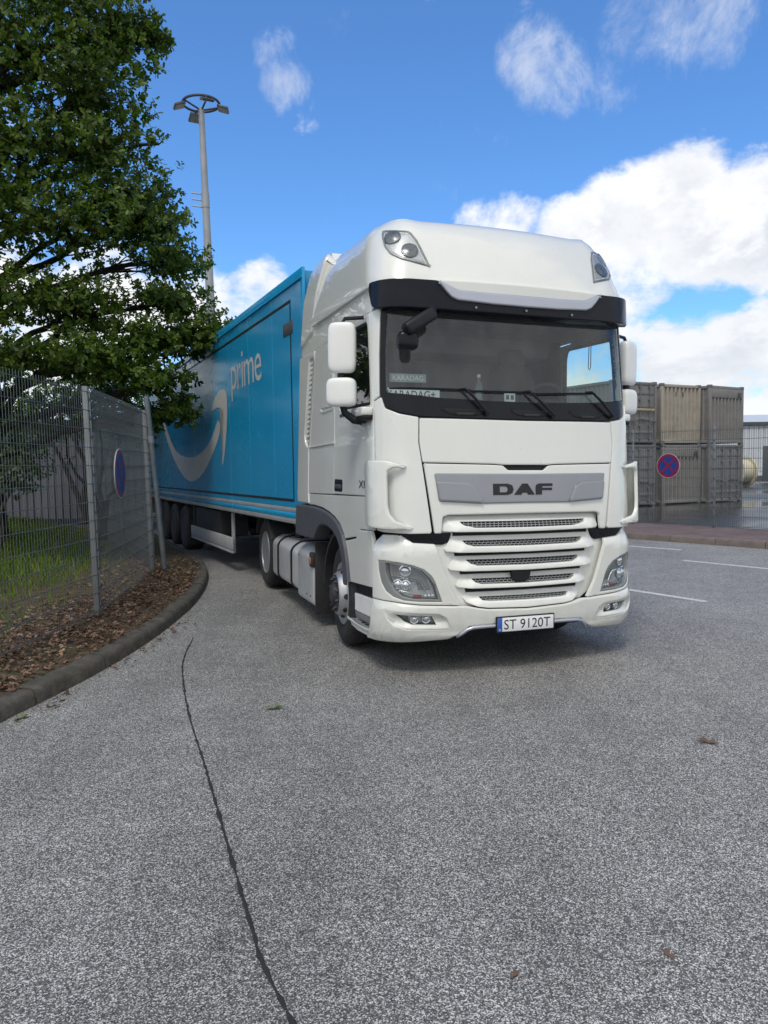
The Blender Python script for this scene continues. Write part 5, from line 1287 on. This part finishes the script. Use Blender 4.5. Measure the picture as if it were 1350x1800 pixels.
shrub('round_tree', (-10.5,27.5,.5), [((0,0,3.2),(2.6,1.8,1.7)), ((2.6,-.2,2.6),(1.8,1.5,1.5)), ((-2.6,.3,3.0),(2.2,1.6,1.6)), ((1.0,0,4.6),(1.7,1.5,1.0)), ((3.8,.5,1.8),(1.2,1.2,1.3))], 330, 'broad tree standing behind the grey shed beyond the big oak', 'leaf_oak', 'tree', (.12,.22), .16)
shrub('round_tree', (-7.3,18.6,.5), [((0,0,3.3),(1.6,1.3,1.2)), ((.9,-.1,2.4),(1.1,1.1,.9)), ((-1.2,.3,2.6),(1.3,1.2,1.0)), ((.2,0,4.2),(1.1,1.0,.7))], 260, 'rounded tree between the big oak and the grey shed', 'leaf_oak', 'tree', (.08,.14), .10)
# grass behind and under the fence
def scatter(n, f):
    out = []
    while len(out) < n:
        y = rng.uniform(3.6, 19); d = rng.uniform(.25, 9); x = kerb_x(y)-d
        if rng.random() < f(d, x, y): out.append((x, y, d))
    return out
def gden(d, x, y):
    nz = .5+.5*noise.noise(Vector((x*.8, y*.8, 3)))
    if d < .85: return .10*nz+(.5*nz if y > 10.5 else 0)
    return smoothstep(.9, 2.0, d)*(.35+.65*nz)+.12*nz
pts = scatter(30000, gden); n = len(pts)
pos = np.array([(x, y, verge_z(x, y)-.01) for x, y, d in pts])
ang_ = rng.random(n)*6.28; lean = rng.uniform(.1,.7,n)
dr_ = np.stack([np.cos(ang_)*lean, np.sin(ang_)*lean, np.ones(n)], 1); up_ = np.stack([-np.sin(ang_), np.cos(ang_), np.zeros(n)], 1)
hgt = np.array([(.06 if d < 1.0 else .09+.20*smoothstep(1.2, 3.0, d)) for x, y, d in pts])*rng.uniform(.5,1.25,n)
BLADE = np.array([(0,.03,0),(.5,.026,-.03),(.85,.012,-.12),(1.0,.0,-.22),(.85,-.012,-.12),(.5,-.026,-.03),(0,-.03,0)])
gr = build_leaves('grass', pos, dr_, up_, hgt, 'grass_blade', None, BLADE); tag(gr, 'long yellow-green grass behind the verge fence', 'grass', None, 'stuff')
# fallen brown leaves on the verge and in the gutter
pts = []
while len(pts) < 8500:
    y = rng.uniform(3.4, 13.5); d = rng.uniform(.14, 1.9); x = kerb_x(y)-d
    nz = noise.noise(Vector((x*1.3, y*1.3, 8)))*.5+.5
    if rng.random() < (nz*1.1)*smoothstep(2.0, .7, d)*smoothstep(14.5, 9.5, y): pts.append((x, y, verge_z(x, y)+.012+.02*rng.random()))
for _ in range(90):
    y = rng.uniform(3.5, 9); o = abs(rng.normal(0, .10)); pts.append((kerb_x(y)+.03+o, y, .010+.008*rng.random()))
pos = np.array(pts); n = len(pos); ang_ = rng.random(n)*6.28
dr_ = np.stack([np.cos(ang_), np.sin(ang_), rng.normal(0,.22,n)], 1); up_ = np.stack([rng.normal(0,.45,n), rng.normal(0,.45,n), np.ones(n)], 1)
CURL = LEAF.copy(); CURL[:,2] = [.0,.10,.02,.16,.10,.16,.02,.10]
li = build_leaves('leaf_litter', pos, dr_, up_, rng.uniform(.03,.065,n), 'litter', None, CURL); tag(li, 'brown dead leaves strewn over the verge and along the kerb', 'leaves', None, 'stuff')
def fallen(x, y, size, rot, mat, label):
    o = build_leaves('fallen_leaf', np.array([(0,0,.0)]), np.array([(1.,0,0)]), np.array([(0,.1,1.)]), np.array([size]), mat, None, CURL)
    o.location = (x, y, .008); o.rotation_euler.z = rot; tag(o, label, 'leaf', 'single leaves on the asphalt')
fallen(-.86, 5.30, .13, .2, 'leaf_green_fallen', 'pale green leaf lying flat on the asphalt in front of the truck wheel')
fallen(2.02, 4.54, .12, 2.8, 'litter', 'dry brown leaf alone on the asphalt near the picture edge')
fallen(.40, 2.44, .05, .7, 'litter', 'tiny brown leaf on the asphalt, lowest in the middle of the road')
fallen(.98, 2.53, .05, 1.9, 'litter', 'tiny dark leaf on the asphalt to the right of the lowest brown one')
fallen(-2.56, 5.12, .12, .9, 'leaf_green_fallen', 'green leaf in the gutter against the nearest kerb stone')
fallen(.18, 6.18, .04, .4, 'litter', 'dark speck of leaf on the asphalt below the truck bumper')
# wood on the horizon, beyond the yard and the street
n = 7000; th = rng.uniform(R(-60), R(60), n); rr_ = rng.uniform(170, 200, n)
top = np.array([5.5+2.5*noise.noise(Vector((t*9, 1, 0)))+1.5*noise.noise(Vector((t*31, 4, 0))) for t in th])
pos = np.stack([rr_*np.sin(th), rr_*np.cos(th), top*rng.random(n)**.7], 1); ang_ = rng.random(n)*6.28
dr_ = np.stack([np.cos(ang_), np.sin(ang_), rng.normal(0,.5,n)], 1); up_ = rng.normal(size=(n,3))
tl = build_leaves('treeline', pos, dr_, up_, rng.uniform(1.6,2.8,n), 'leaf_dark'); tag(tl, 'distant dark line of trees along the horizon', 'trees', None, 'stuff')
